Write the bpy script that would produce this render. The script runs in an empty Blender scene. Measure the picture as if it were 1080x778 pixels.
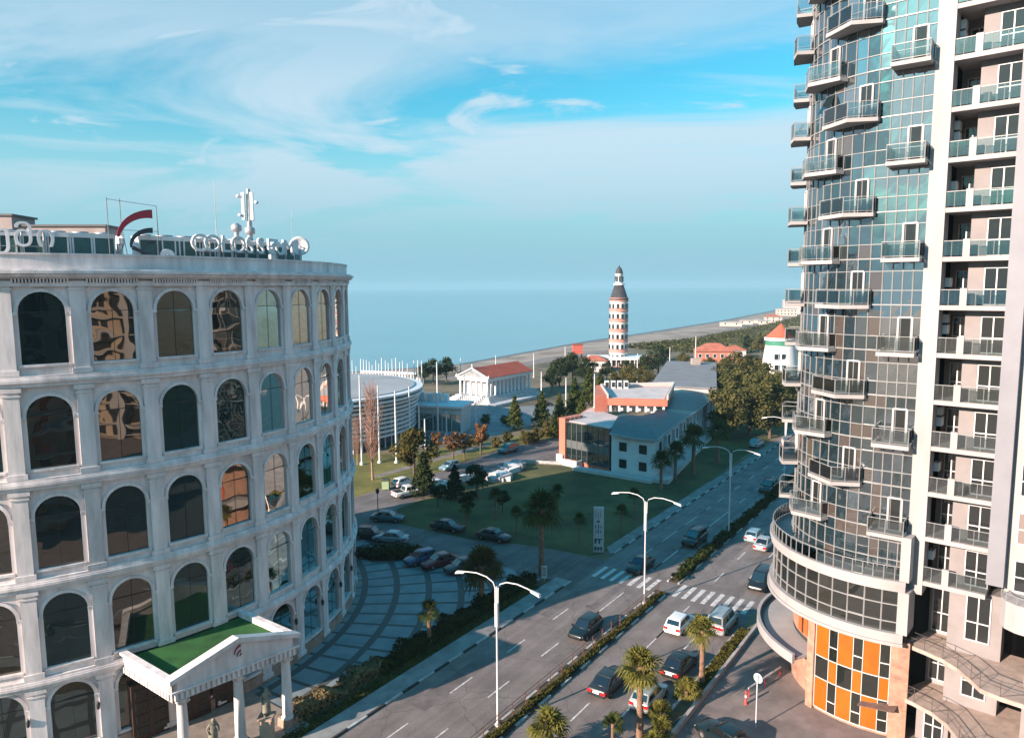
import bpy, bmesh, math, random
from mathutils import Vector, Matrix
R = math.radians
SC = bpy.context.scene
COL = SC.collection

# ------------------------------------------------------------------ camera, light, exposure
HAZE = 0.00017
CL1, CL2 = 11.3, 8.8
CAM_H = 32.0
FPX, CX, CY = 760.0, 540.0, 389.0            # focal length and centre in pixels of a 1080 x 778 frame
PITCH, ROLL = math.atan(87 / 760.0), R(0.35)
_f = Vector((0, math.cos(PITCH), -math.sin(PITCH)))
_u0 = Vector((0, math.sin(PITCH), math.cos(PITCH)))
_r0 = Vector((1, 0, 0))
CR = _r0 * math.cos(ROLL) - _u0 * math.sin(ROLL)
CU = _u0 * math.cos(ROLL) + _r0 * math.sin(ROLL)
CF = _f
cam_data = bpy.data.cameras.new('camera')
cam = bpy.data.objects.new('camera', cam_data)
COL.objects.link(cam)
cam.matrix_world = Matrix(((CR.x, CU.x, -CF.x, 0), (CR.y, CU.y, -CF.y, 0), (CR.z, CU.z, -CF.z, CAM_H), (0, 0, 0, 1)))
cam_data.sensor_width = 36.0
cam_data.lens = FPX / 1080 * 36.0
cam_data.clip_start, cam_data.clip_end = 0.3, 30000
SC.camera = cam

SUN_EL, SUN_AZ = R(19.5), R(35.4)            # shadows run along (cos az, sin az)
SHD = Vector((math.cos(SUN_AZ), math.sin(SUN_AZ), 0))
to_sun = Vector((-SHD.x * math.cos(SUN_EL), -SHD.y * math.cos(SUN_EL), math.sin(SUN_EL)))
sd = bpy.data.lights.new('sun', 'SUN')
sd.energy, sd.angle, sd.color = 5.0, R(0.55), (1.0, 0.80, 0.67)
sun = bpy.data.objects.new('sun', sd)
sun.rotation_euler = to_sun.to_track_quat('Z', 'Y').to_euler()
COL.objects.link(sun)

W = bpy.data.worlds.new('World'); SC.world = W; W.use_nodes = True
nt = W.node_tree; nt.nodes.clear()
def nd(t, tree=None, **kw):
    n = (tree or nt).nodes.new(t)
    for k, v in kw.items(): setattr(n, k, v)
    return n
L = nt.links.new
out = nd('ShaderNodeOutputWorld'); bg = nd('ShaderNodeBackground'); bg.inputs[1].default_value = 0.05
sky = nd('ShaderNodeTexSky', sky_type='NISHITA', sun_disc=False, sun_elevation=SUN_EL,
         sun_rotation=math.atan2(to_sun.x, to_sun.y), air_density=1.3, dust_density=1.0, ozone_density=1.6)
tint = nd('ShaderNodeMix', data_type='RGBA', blend_type='MULTIPLY'); tint.inputs[0].default_value = 1
tint.inputs[7].default_value = (0.41, 1.56, 1.84, 1)
L(sky.outputs[0], tint.inputs[6])
tc = nd('ShaderNodeTexCoord'); sx = nd('ShaderNodeSeparateXYZ'); L(tc.outputs['Generated'], sx.inputs[0])
def mth(op, a, b=None, c=None):
    n = nd('ShaderNodeMath', operation=op)
    for i, v in enumerate((a, b, c)):
        if v is None: continue
        if isinstance(v, (int, float)): n.inputs[i].default_value = v
        else: L(v, n.inputs[i])
    return n.outputs[0]
zz = mth('ADD', mth('MAXIMUM', sx.outputs[2], 0.0), 0.16)
px_ = mth('DIVIDE', sx.outputs[0], zz); py_ = mth('DIVIDE', sx.outputs[1], zz)
cv = nd('ShaderNodeCombineXYZ'); L(px_, cv.inputs[0]); L(py_, cv.inputs[1])
def cloud_layer(loc, rot, scl, noise_scale, detail, lo, hi, dist):
    mp = nd('ShaderNodeMapping'); mp.inputs['Location'].default_value = loc; mp.inputs['Rotation'].default_value = (0, 0, rot)
    mp.inputs['Scale'].default_value = scl; L(cv.outputs[0], mp.inputs[0])
    nz = nd('ShaderNodeTexNoise'); nz.inputs['Scale'].default_value = noise_scale; nz.inputs['Detail'].default_value = detail
    nz.inputs['Roughness'].default_value = 0.56; nz.inputs['Distortion'].default_value = dist; L(mp.outputs[0], nz.inputs[0])
    mr = nd('ShaderNodeMapRange', interpolation_type='SMOOTHSTEP'); L(nz.outputs[0], mr.inputs[0])
    mr.inputs[1].default_value = lo; mr.inputs[2].default_value = hi
    return mr.outputs[0]
c1 = cloud_layer((CL1, 0.4, 0), R(-14), (0.50, 0.95, 1), 1.25, 8, 0.37, 0.60, 0.7)
c2 = cloud_layer((CL2, 1.7, 3), R(38), (0.75, 1.25, 1), 1.9, 10, 0.50, 0.70, 1.6)
c3 = cloud_layer((1.2, 7.7, 5), R(-6), (0.35, 2.2, 1), 2.4, 9, 0.46, 0.70, 0.5)
bank = nd('ShaderNodeMapRange', interpolation_type='SMOOTHSTEP'); L(sx.outputs[2], bank.inputs[0])     # cloud thins out higher up
bank.inputs[1].default_value = 0.36; bank.inputs[2].default_value = 0.20; bank.inputs[3].default_value = 0.6; bank.inputs[4].default_value = 1.0
cm = mth('MAXIMUM', mth('MULTIPLY', mth('MULTIPLY', c1, 0.9), bank.outputs[0]), mth('MAXIMUM', mth('MULTIPLY', c2, 0.85), mth('MULTIPLY', c3, 0.42)))
lowband = nd('ShaderNodeMapRange', interpolation_type='SMOOTHSTEP'); L(sx.outputs[2], lowband.inputs[0])
lowband.inputs[1].default_value = 0.26; lowband.inputs[2].default_value = 0.07; lowband.inputs[3].default_value = 0.0; lowband.inputs[4].default_value = 0.55
cm2 = mth('MAXIMUM', cm, lowband.outputs[0])
cmix = nd('ShaderNodeMix', data_type='RGBA'); L(cm2, cmix.inputs[0]); L(tint.outputs[2], cmix.inputs[6])
cmix.inputs[7].default_value = (5.7, 7.2, 8.3, 1)
hz = nd('ShaderNodeMapRange', interpolation_type='SMOOTHSTEP'); L(sx.outputs[2], hz.inputs[0])
hz.inputs[1].default_value = 0.20; hz.inputs[2].default_value = 0.0
hmix = nd('ShaderNodeMix', data_type='RGBA'); L(hz.outputs[0], hmix.inputs[0]); L(cmix.outputs[2], hmix.inputs[6])
hmix.inputs[7].default_value = (2.75, 5.3, 6.5, 1)
zen = nd('ShaderNodeMapRange', interpolation_type='SMOOTHSTEP'); L(sx.outputs[2], zen.inputs[0])      # the sky deepens towards the zenith
zen.inputs[1].default_value = 0.34; zen.inputs[2].default_value = 0.72; zen.inputs[3].default_value = 0.0; zen.inputs[4].default_value = 1.0
zmix = nd('ShaderNodeMix', data_type='RGBA', blend_type='MULTIPLY'); zmix.inputs[0].default_value = 1; L(hmix.outputs[2], zmix.inputs[6]); zc = nd('ShaderNodeMix', data_type='RGBA'); L(zen.outputs[0], zc.inputs[0]); zc.inputs[6].default_value = (1, 1, 1, 1); zc.inputs[7].default_value = (0.08, 0.88, 1.12, 1)
L(zc.outputs[2], zmix.inputs[7])
L(zmix.outputs[2], bg.inputs[0]); L(bg.outputs[0], out.inputs[0])

vs = SC.view_settings
vs.view_transform = 'Standard'; vs.look = 'None'; vs.gamma = 1; vs.use_curve_mapping = False
vs.exposure = 1.14
SC.cycles.max_bounces = 6; SC.cycles.diffuse_bounces = 2; SC.cycles.glossy_bounces = 3; SC.cycles.transmission_bounces = 4
SC.cycles.transparent_max_bounces = 12; SC.cycles.volume_bounces = 1; SC.cycles.volume_max_steps = 64
SC.cycles.caustics_reflective = False; SC.cycles.caustics_refractive = False
SC.cycles.sample_clamp_indirect = 6.0
SC.cycles.use_denoising = True

# ------------------------------------------------------------------ helpers
def ray(px, py): return CF + CR * ((px - CX) / FPX) - CU * ((py - CY) / FPX)
def G(px, py, z=0.0):
    d = ray(px, py); t = (z - CAM_H) / d.z
    return Vector((d.x * t, d.y * t, z))
def top_z(px, py, Y):                        # height of the sight line at depth Y
    d = ray(px, py); return CAM_H + d.z / d.y * Y
RU = Vector((math.sin(R(35.2)), math.cos(R(35.2)), 0)); RN = Vector((RU.y, -RU.x, 0))
def ST(s, t, z=0.0): return Vector((RU.x * s + RN.x * t, RU.y * s + RN.y * t, z))
def ST_of(p): return (p.x * RU.x + p.y * RU.y, p.x * RN.x + p.y * RN.y)
ROAD_A = math.atan2(RU.y, RU.x)

MATS = {}
def mat(name, col, rough=0.75, var=0.12, scale=2.0, bump=0.0, bscale=None, metal=0.0, col2=None, ior=None, detail=5, stretch=None, trans=None):
    if name in MATS: return MATS[name]
    m = bpy.data.materials.new(name); m.use_nodes = True; t = m.node_tree
    b = t.nodes['Principled BSDF']; b.inputs['Roughness'].default_value = rough; b.inputs['Metallic'].default_value = metal
    if ior: b.inputs['IOR'].default_value = ior
    c = tuple(col)
    if var > 0 or col2:
        geo = t.nodes.new('ShaderNodeNewGeometry'); mp = t.nodes.new('ShaderNodeMapping')
        t.links.new(geo.outputs['Position'], mp.inputs[0])
        if stretch: mp.inputs['Scale'].default_value = stretch
        n = t.nodes.new('ShaderNodeTexNoise'); n.inputs['Scale'].default_value = scale; n.inputs['Detail'].default_value = detail
        n.inputs['Roughness'].default_value = 0.62
        t.links.new(mp.outputs[0], n.inputs[0])
        r = t.nodes.new('ShaderNodeValToRGB'); t.links.new(n.outputs[0], r.inputs[0])
        a = tuple(x * (1 - var * 1.6) for x in c); z = col2 or tuple(min(1, x * (1 + var)) for x in c)
        r.color_ramp.elements[0].position = 0.32; r.color_ramp.elements[0].color = (*a, 1)
        r.color_ramp.elements[1].position = 0.68; r.color_ramp.elements[1].color = (*z, 1)
        t.links.new(r.outputs[0], b.inputs['Base Color'])
        if bump:
            n2 = t.nodes.new('ShaderNodeTexNoise'); n2.inputs['Scale'].default_value = bscale or scale * 6; n2.inputs['Detail'].default_value = 4
            t.links.new(mp.outputs[0], n2.inputs[0])
            bp = t.nodes.new('ShaderNodeBump'); bp.inputs['Strength'].default_value = bump; bp.inputs['Distance'].default_value = 0.05
            t.links.new(n2.outputs[0], bp.inputs['Height']); t.links.new(bp.outputs[0], b.inputs['Normal'])
    else: b.inputs['Base Color'].default_value = (*c, 1)
    MATS[name] = m; return m

def glass_mat(name, col, refl=0.25, rough=0.03, rtint=(1, 1, 1), wob=0.0, wscale=0.5):
    """dark backing seen through a reflecting pane"""
    if name in MATS: return MATS[name]
    m = bpy.data.materials.new(name); m.use_nodes = True; t = m.node_tree; t.nodes.clear()
    o = t.nodes.new('ShaderNodeOutputMaterial'); d = t.nodes.new('ShaderNodeBsdfDiffuse'); g = t.nodes.new('ShaderNodeBsdfGlossy')
    mx = t.nodes.new('ShaderNodeMixShader'); fr = t.nodes.new('ShaderNodeFresnel'); fr.inputs[0].default_value = 1.5
    ad = t.nodes.new('ShaderNodeMath'); ad.operation = 'MULTIPLY_ADD'; ad.use_clamp = True
    ad.inputs[1].default_value = 1.0 - refl; ad.inputs[2].default_value = refl
    t.links.new(fr.outputs[0], ad.inputs[0]); t.links.new(ad.outputs[0], mx.inputs[0])
    d.inputs[0].default_value = (*col, 1); g.inputs[0].default_value = (*rtint, 1); g.inputs['Roughness'].default_value = rough
    if wob:
        geo = t.nodes.new('ShaderNodeNewGeometry'); n = t.nodes.new('ShaderNodeTexNoise'); n.inputs['Scale'].default_value = wscale; n.inputs['Detail'].default_value = 2
        bp = t.nodes.new('ShaderNodeBump'); bp.inputs['Strength'].default_value = wob; bp.inputs['Distance'].default_value = 0.3
        t.links.new(geo.outputs['Position'], n.inputs[0]); t.links.new(n.outputs[0], bp.inputs['Height'])
        t.links.new(bp.outputs[0], g.inputs['Normal']); t.links.new(bp.outputs[0], fr.inputs['Normal'])
    t.links.new(d.outputs[0], mx.inputs[1]); t.links.new(g.outputs[0], mx.inputs[2]); t.links.new(mx.outputs[0], o.inputs[0])
    MATS[name] = m; return m
def clear_glass(name, tint, refl=0.08):
    if name in MATS: return MATS[name]
    m = bpy.data.materials.new(name); m.use_nodes = True; t = m.node_tree; t.nodes.clear()
    o = t.nodes.new('ShaderNodeOutputMaterial'); a = t.nodes.new('ShaderNodeBsdfTransparent'); g = t.nodes.new('ShaderNodeBsdfGlossy')
    a.inputs[0].default_value = (*tint, 1); g.inputs['Roughness'].default_value = 0.04
    mx = t.nodes.new('ShaderNodeMixShader'); fr = t.nodes.new('ShaderNodeFresnel'); fr.inputs[0].default_value = 1.5
    ad = t.nodes.new('ShaderNodeMath'); ad.operation = 'MULTIPLY_ADD'; ad.use_clamp = True; ad.inputs[1].default_value = 1 - refl; ad.inputs[2].default_value = refl
    t.links.new(fr.outputs[0], ad.inputs[0]); t.links.new(ad.outputs[0], mx.inputs[0])
    t.links.new(a.outputs[0], mx.inputs[1]); t.links.new(g.outputs[0], mx.inputs[2]); t.links.new(mx.outputs[0], o.inputs[0])
    MATS[name] = m; return m
def leaf_mat(name, c1, c2, scale=0.5):
    if name in MATS: return MATS[name]
    m = bpy.data.materials.new(name); m.use_nodes = True; t = m.node_tree; t.nodes.clear()
    o = t.nodes.new('ShaderNodeOutputMaterial'); d = t.nodes.new('ShaderNodeBsdfDiffuse'); tr = t.nodes.new('ShaderNodeBsdfTranslucent')
    mx = t.nodes.new('ShaderNodeMixShader'); mx.inputs[0].default_value = 0.22
    geo = t.nodes.new('ShaderNodeNewGeometry'); n = t.nodes.new('ShaderNodeTexNoise'); n.inputs['Scale'].default_value = scale; n.inputs['Detail'].default_value = 6
    n.inputs['Roughness'].default_value = 0.75
    t.links.new(geo.outputs['Position'], n.inputs[0])
    r = t.nodes.new('ShaderNodeValToRGB'); t.links.new(n.outputs[0], r.inputs[0])
    r.color_ramp.elements[0].position = 0.36; r.color_ramp.elements[0].color = (*c1, 1)
    r.color_ramp.elements[1].position = 0.66; r.color_ramp.elements[1].color = (*c2, 1)
    t.links.new(r.outputs[0], d.inputs[0]); t.links.new(r.outputs[0], tr.inputs[0])
    t.links.new(d.outputs[0], mx.inputs[1]); t.links.new(tr.outputs[0], mx.inputs[2]); t.links.new(mx.outputs[0], o.inputs[0])
    MATS[name] = m; return m

def root_of(o):
    while o.parent: o = o.parent
    return o
def tag(o, label=None, cat=None, group=None, kind=None):
    if label: o['label'] = label
    if cat: o['category'] = cat
    if group: o['group'] = group
    if kind: o['kind'] = kind
    return o
def thing(name, label, cat, loc=(0, 0, 0), group=None, rz=0):
    o = bpy.data.objects.new(name, None); COL.objects.link(o); o.empty_display_size = 0.3
    o.location = loc; o.rotation_euler = (0, 0, rz)
    return tag(o, label, cat, group)
class MB:
    """collects faces in world (or prototype) coordinates"""
    def __init__(s): s.v = []; s.f = []; s.mi = []; s.sm = []
    def face(s, pts, m=0, smooth=False):
        i = len(s.v); s.v += [tuple(p) for p in pts]; s.f.append(tuple(range(i, i + len(pts)))); s.mi.append(m); s.sm.append(smooth); return s
    def mesh(s, verts, faces, m=0, smooth=False):
        i = len(s.v); s.v += [tuple(p) for p in verts]
        for f in faces: s.f.append(tuple(i + k for k in f)); s.mi.append(m); s.sm.append(smooth)
        return s
    def hexa(s, a, m=0):  # 8 corners: bottom ring then top ring
        return s.mesh(a, [(3, 2, 1, 0), (4, 5, 6, 7), (0, 1, 5, 4), (1, 2, 6, 5), (2, 3, 7, 6), (3, 0, 4, 7)], m)
    def box(s, x0, x1, y0, y1, z0, z1, m=0, T=None):
        c = [(x0, y0, z0), (x1, y0, z0), (x1, y1, z0), (x0, y1, z0), (x0, y0, z1), (x1, y0, z1), (x1, y1, z1), (x0, y1, z1)]
        if T: c = [T(*p) for p in c]
        return s.hexa(c, m)
    def prism(s, poly, z0, z1, m=0, top=None):
        n = len(poly); P = [Vector((p[0], p[1], 0)) for p in poly]
        area = sum(P[i].x * P[(i + 1) % n].y - P[(i + 1) % n].x * P[i].y for i in range(n))
        if area < 0: P.reverse(); top = top[::-1] if top else None
        Z1 = top or [z1] * n
        v = [(p.x, p.y, z0) for p in P] + [(p.x, p.y, Z1[i]) for i, p in enumerate(P)]
        f = [tuple(range(n))[::-1], tuple(range(n, 2 * n))] + [(i, (i + 1) % n, n + (i + 1) % n, n + i) for i in range(n)]
        return s.mesh(v, f, m)
    def tube(s, pts, r, n=6, m=0, smooth=True, caps=True):
        pts = [Vector(p) for p in pts]; rs = r if isinstance(r, (list, tuple)) else [r] * len(pts)
        v = []; ref = Vector((0, 0, 1))
        for i, p in enumerate(pts):
            d = (pts[min(i + 1, len(pts) - 1)] - pts[max(i - 1, 0)]).normalized()
            a = d.cross(ref if abs(d.z) < 0.95 else Vector((1, 0, 0))).normalized(); b = d.cross(a).normalized()
            for k in range(n):
                t = 2 * math.pi * k / n; v.append(p + (a * math.cos(t) + b * math.sin(t)) * rs[i])
        f = []
        for i in range(len(pts) - 1):
            for k in range(n):
                f.append((i * n + k, i * n + (k + 1) % n, (i + 1) * n + (k + 1) % n, (i + 1) * n + k))
        s.mesh(v, f, m, smooth)
        if caps:
            s.mesh(v[:n], [tuple(range(n))], m); s.mesh(v[-n:], [tuple(range(n))[::-1]], m)
        return s
    def bar(s, p, q, w, h, m=0):
        p, q = Vector(p), Vector(q); d = (q - p).normalized()
        a = d.cross(Vector((0, 0, 1)));
        a = a.normalized() if a.length > 1e-4 else Vector((1, 0, 0))
        b = a.cross(d).normalized(); a *= w / 2; b *= h / 2
        return s.hexa([p - a - b, p + a - b, p + a + b, p - a + b, q - a - b, q + a - b, q + a + b, q - a + b], m)
    def lathe(s, prof, cx=0, cy=0, n=16, m=0, smooth=True, z0=0):
        v = []; f = []
        for r, z in prof:
            for k in range(n):
                t = 2 * math.pi * k / n; v.append((cx + r * math.cos(t), cy + r * math.sin(t), z0 + z))
        for i in range(len(prof) - 1):
            for k in range(n): f.append((i * n + k, i * n + (k + 1) % n, (i + 1) * n + (k + 1) % n, (i + 1) * n + k))
        s.mesh(v, f, m, smooth)
        if prof[0][0] > 1e-3: s.mesh(v[:n], [tuple(range(n))[::-1]], m)
        if prof[-1][0] > 1e-3: s.mesh(v[-n:], [tuple(range(n))], m)
        return s
    def arc(s, c, r0, r1, a0, a1, z0, z1, n, m=0):  # curved slab, degrees
        v = []; f = []
        for i in range(n + 1):
            t = R(a0 + (a1 - a0) * i / n); ca, sa = math.cos(t), math.sin(t)
            for r, z in ((r0, z0), (r1, z0), (r1, z1), (r0, z1)): v.append((c[0] + r * ca, c[1] + r * sa, z))
        for i in range(n):
            for k in range(4): f.append((i * 4 + k, i * 4 + (k + 1) % 4, i * 4 + 4 + (k + 1) % 4, i * 4 + 4 + k))
        f += [(3, 2, 1, 0), tuple(n * 4 + k for k in range(4))]
        return s.mesh(v, f, m)
    def build(s, name, mats, parent=None, bevel=0.0, merge=False, recalc=True):
        me = bpy.data.meshes.new(name)
        off = root_of(parent).location if parent else Vector((0, 0, 0))
        me.from_pydata([(p[0] - off[0], p[1] - off[1], p[2] - off[2]) for p in s.v], [], s.f)
        if not isinstance(mats, (list, tuple)): mats = [mats]
        for m in mats: me.materials.append(m)
        me.polygons.foreach_set('material_index', s.mi); me.polygons.foreach_set('use_smooth', s.sm)
        if merge or bevel or recalc:
            bm = bmesh.new(); bm.from_mesh(me)
            if merge or bevel: bmesh.ops.remove_doubles(bm, verts=bm.verts, dist=1e-4)
            bmesh.ops.recalc_face_normals(bm, faces=bm.faces)
            if bevel: bmesh.ops.bevel(bm, geom=list(bm.edges), offset=bevel, segments=1, affect='EDGES', profile=0.7)
            bm.to_mesh(me); bm.free()
        me.update()
        o = bpy.data.objects.new(name, me); COL.objects.link(o)
        if parent: o.parent = parent
        return o
def kids(o): return [c for c in COL.objects if c.parent == o]
def dup(root, loc, rz=None, label=None, group=None, scale=None):
    """a copy of a thing with copies of its parts and sub-parts (mesh data shared)"""
    def rec(o, par):
        c = o.copy(); COL.objects.link(c)
        if par: c.parent = par
        for k in CH.get(o.name, ()): rec(k, c)
        return c
    if root.name not in CACHED: cache_children(root)
    r = rec(root, None); r.location = loc
    if rz is not None: r.rotation_euler = (0, 0, rz)
    if scale is not None: r.scale = scale if isinstance(scale, (tuple, list)) else (scale,) * 3
    if label: r['label'] = label
    if group: r['group'] = group
    return r
CH = {}; CACHED = set()
def cache_children(o):
    ks = kids(o)
    if ks: CH[o.name] = ks
    CACHED.add(o.name)
    for k in ks: cache_children(k)
def sheet(name, poly, z, m, label=None):
    o = MB().face([(p[0], p[1], z) for p in poly]).build(name, m); o['kind'] = 'structure'
    if o.data.polygons[0].normal.z < 0: o.data.flip_normals()
    return o
class Fr:
    """local frame: s along e, d outwards, z up"""
    def __init__(s, o, e, left=False):
        s.o = Vector((o[0], o[1], 0)); s.e = Vector((e[0], e[1], 0)).normalized()
        s.n = Vector((s.e.y, -s.e.x, 0)) * (-1 if left else 1)
    def __call__(s, a, d, z): return s.o + s.e * a + s.n * d + Vector((0, 0, z))
# ------------------------------------------------------------------ the setting: ground, roads, water
HC = Vector((-44.5, 69.6, 0)); HR = 27.9     # hotel drum
M_asph = mat('asphalt', (0.205, 0.172, 0.162), 0.9, 0.16, 0.35, 0.25, 9, stretch=(1, 1, 1))
def wear(m):
    # tyre-polished tracks along the lanes, fine aggregate and dark cracks over the base tone
    t = m.node_tree; b = t.nodes['Principled BSDF']; src = b.inputs['Base Color'].links[0].from_socket
    geo = t.nodes.new('ShaderNodeNewGeometry'); mp = t.nodes.new('ShaderNodeMapping'); mp.vector_type = 'POINT'
    mp.inputs['Rotation'].default_value = (0, 0, -ROAD_A); t.links.new(geo.outputs['Position'], mp.inputs[0])
    st = t.nodes.new('ShaderNodeMapping'); st.inputs['Scale'].default_value = (0.02, 1.1, 1); t.links.new(mp.outputs[0], st.inputs[0])
    n = t.nodes.new('ShaderNodeTexNoise'); n.inputs['Scale'].default_value = 1.0; n.inputs['Detail'].default_value = 4; t.links.new(st.outputs[0], n.inputs[0])
    r = t.nodes.new('ShaderNodeMapRange'); r.inputs[1].default_value = .3; r.inputs[2].default_value = .7; r.inputs[3].default_value = .78; r.inputs[4].default_value = 1.14; t.links.new(n.outputs[0], r.inputs[0])
    v = t.nodes.new('ShaderNodeTexVoronoi'); v.feature = 'DISTANCE_TO_EDGE'; v.inputs['Scale'].default_value = .16; 
    nz = t.nodes.new('ShaderNodeTexNoise'); nz.inputs['Scale'].default_value = .8; nz.inputs['Detail'].default_value = 5; t.links.new(geo.outputs['Position'], nz.inputs[0])
    ad = t.nodes.new('ShaderNodeMixRGB'); ad.blend_type = 'ADD'; ad.inputs[0].default_value = 1.6; t.links.new(geo.outputs['Position'], ad.inputs[1]); t.links.new(nz.outputs['Color'], ad.inputs[2]); t.links.new(ad.outputs[0], v.inputs['Vector'])
    c = t.nodes.new('ShaderNodeMapRange'); c.inputs[1].default_value = .003; c.inputs[2].default_value = .010; c.inputs[3].default_value = .72; c.inputs[4].default_value = 1.0; t.links.new(v.outputs['Distance'], c.inputs[0])
    g = t.nodes.new('ShaderNodeTexNoise'); g.inputs['Scale'].default_value = 7; g.inputs['Detail'].default_value = 6; t.links.new(geo.outputs['Position'], g.inputs[0])
    gr = t.nodes.new('ShaderNodeMapRange'); gr.inputs[1].default_value = .35; gr.inputs[2].default_value = .65; gr.inputs[3].default_value = .86; gr.inputs[4].default_value = 1.1; t.links.new(g.outputs[0], gr.inputs[0])
    m1 = t.nodes.new('ShaderNodeMath'); m1.operation = 'MULTIPLY'; t.links.new(r.outputs[0], m1.inputs[0]); t.links.new(c.outputs[0], m1.inputs[1])
    m2 = t.nodes.new('ShaderNodeMath'); m2.operation = 'MULTIPLY'; t.links.new(m1.outputs[0], m2.inputs[0]); t.links.new(gr.outputs[0], m2.inputs[1])
    mx = t.nodes.new('ShaderNodeMix'); mx.data_type = 'RGBA'; mx.blend_type = 'MULTIPLY'; mx.inputs[0].default_value = 1; t.links.new(src, mx.inputs[6]); t.links.new(m2.outputs[0], mx.inputs[7]); t.links.new(mx.outputs[2], b.inputs['Base Color'])
wear(M_asph)
M_asph2 = mat('asphalt_side', (0.16, 0.14, 0.135), 0.92, 0.22, 0.22, 0.25, 7)
M_pave = mat('pavement', (0.23, 0.185, 0.17), 0.9, 0.2, 0.5, 0.2, 5)
wear(M_asph2)
M_kerb = mat('kerb_stone', (0.42, 0.41, 0.40), 0.85, 0.2, 1.5, 0.1)
M_line = mat('road_paint', (0.62, 0.58, 0.56), 0.8, 0.3, 3.0)
M_grass = mat('grass', (0.042, 0.062, 0.018), 1.0, 0.30, 0.13, 0.6, 14, col2=(0.125, 0.115, 0.035), detail=9)
M_grass2 = mat('park_grass', (0.12, 0.13, 0.02), 1.0, 0.3, 0.16, 0.5, 9, col2=(0.21, 0.18, 0.04))
M_soil = mat('planting_soil', (0.10, 0.08, 0.045), 1.0, 0.3, 0.9, 0.5, 6)
M_land = mat('land', (0.16, 0.13, 0.07), 1.0, 0.35, 0.05, 0.4, 2, col2=(0.24, 0.19, 0.12))
M_beach = mat('pebble_beach', (0.28, 0.21, 0.165), 1.0, 0.25, 0.05, 0.3, 0.6, col2=(0.40, 0.32, 0.265), stretch=(1, 1, 1))
M_sea = mat('sea_water', (0.10, 0.265, 0.34), 0.14, 0.06, 0.01, 0.06, 0.25, ior=1.33)

coast = [(-5200, -560), (-900, 40), (-260, 205), (-60, 285), (-25, 307), (21, 392), (46, 438), (97, 516), (196, 677), (326, 915), (457, 1160), (900, 1960), (2600, 4900), (6200, 11400)]
inland = []
for i, (x, y) in enumerate(coast):
    a = Vector(coast[max(i - 1, 0)]); b = Vector(coast[min(i + 1, len(coast) - 1)]); d = (b - a).normalized()
    w = 42 if y < 420 else 62
    inland.append((x + d.y * w, y - d.x * w))
land_poly = inland + [(8600, 11400), (8600, -560)]
sheet('ground', land_poly, 0.0, M_land)
# beach slopes from the land down under the water
b = MB()
for i in range(len(coast) - 1):
    p0, p1, q0, q1 = coast[i], coast[i + 1], inland[i], inland[i + 1]
    def mixp(p, q, k): return (p[0] + (q[0] - p[0]) * k, p[1] + (q[1] - p[1]) * k)
    ks = [(-0.5, -2.6), (0, -1.2), (0.3, -0.55), (0.7, -0.15), (1, 0.0)]
    for (k0, z0), (k1, z1) in zip(ks, ks[1:]):
        b.face([(*mixp(p0, q0, k0), z0), (*mixp(p1, q1, k0), z0), (*mixp(p1, q1, k1), z1), (*mixp(p0, q0, k1), z1)])
b.build('beach', M_beach)['kind'] = 'structure'
sheet('sea', [(-8700, -590), (8700, -590), (8700, 12200), (-8700, 12200)], -1.2, M_sea)
# wet dark edge of the beach
b = MB()
for i in range(2, len(coast) - 1):
    p0, p1, q0, q1 = coast[i], coast[i + 1], inland[i], inland[i + 1]
    b.face([(*mixp(p0, q0, 0.0), -1.19), (*mixp(p1, q1, 0.0), -1.19), (*mixp(p1, q1, 0.13), -0.9), (*mixp(p0, q0, 0.13), -0.9)])
b.build('wet_shore', mat('wet_shore', (0.12, 0.105, 0.10), 0.45, 0.2, 0.1))['kind'] = 'structure'

# promenade park between beach and the streets
park = [(-70, 150), (-26, 108), (-14, 121), (-2, 140.5), (12, 153), (40, 190), (130, 330), (260, 560), (210, 610), (110, 440), (60, 372), (22, 326), (-24, 268), (-70, 240)]
sheet('park_ground', park, 0.004, mat('park_ground', (0.10, 0.10, 0.045), 1.0, 0.35, 0.06, 0.5, 1.2, col2=(0.20, 0.155, 0.10)))
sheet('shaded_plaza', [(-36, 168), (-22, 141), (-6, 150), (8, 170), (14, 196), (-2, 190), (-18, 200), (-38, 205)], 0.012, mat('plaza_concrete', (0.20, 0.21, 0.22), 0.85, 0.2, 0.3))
sheet('lawn_strip', [(-42, 112), (-25.2, 107.2), (-14.4, 121), (-2.8, 140.2), (10.8, 152.4), (6, 157), (-6, 147), (-20, 137), (-45, 135)], 0.016, M_grass2)
sheet('lawn_path', [(-24, 120), (-22.6, 119.4), (-6.5, 141), (0, 149), (-1.2, 150), (-8, 142.4)], 0.020, M_pave)
sheet('promenade', [(-18, 245), (22, 318), (62, 364), (112, 432), (212, 602), (206, 606), (106, 438), (58, 371), (16, 324), (-26, 250)], 0.012, M_pave)

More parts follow.
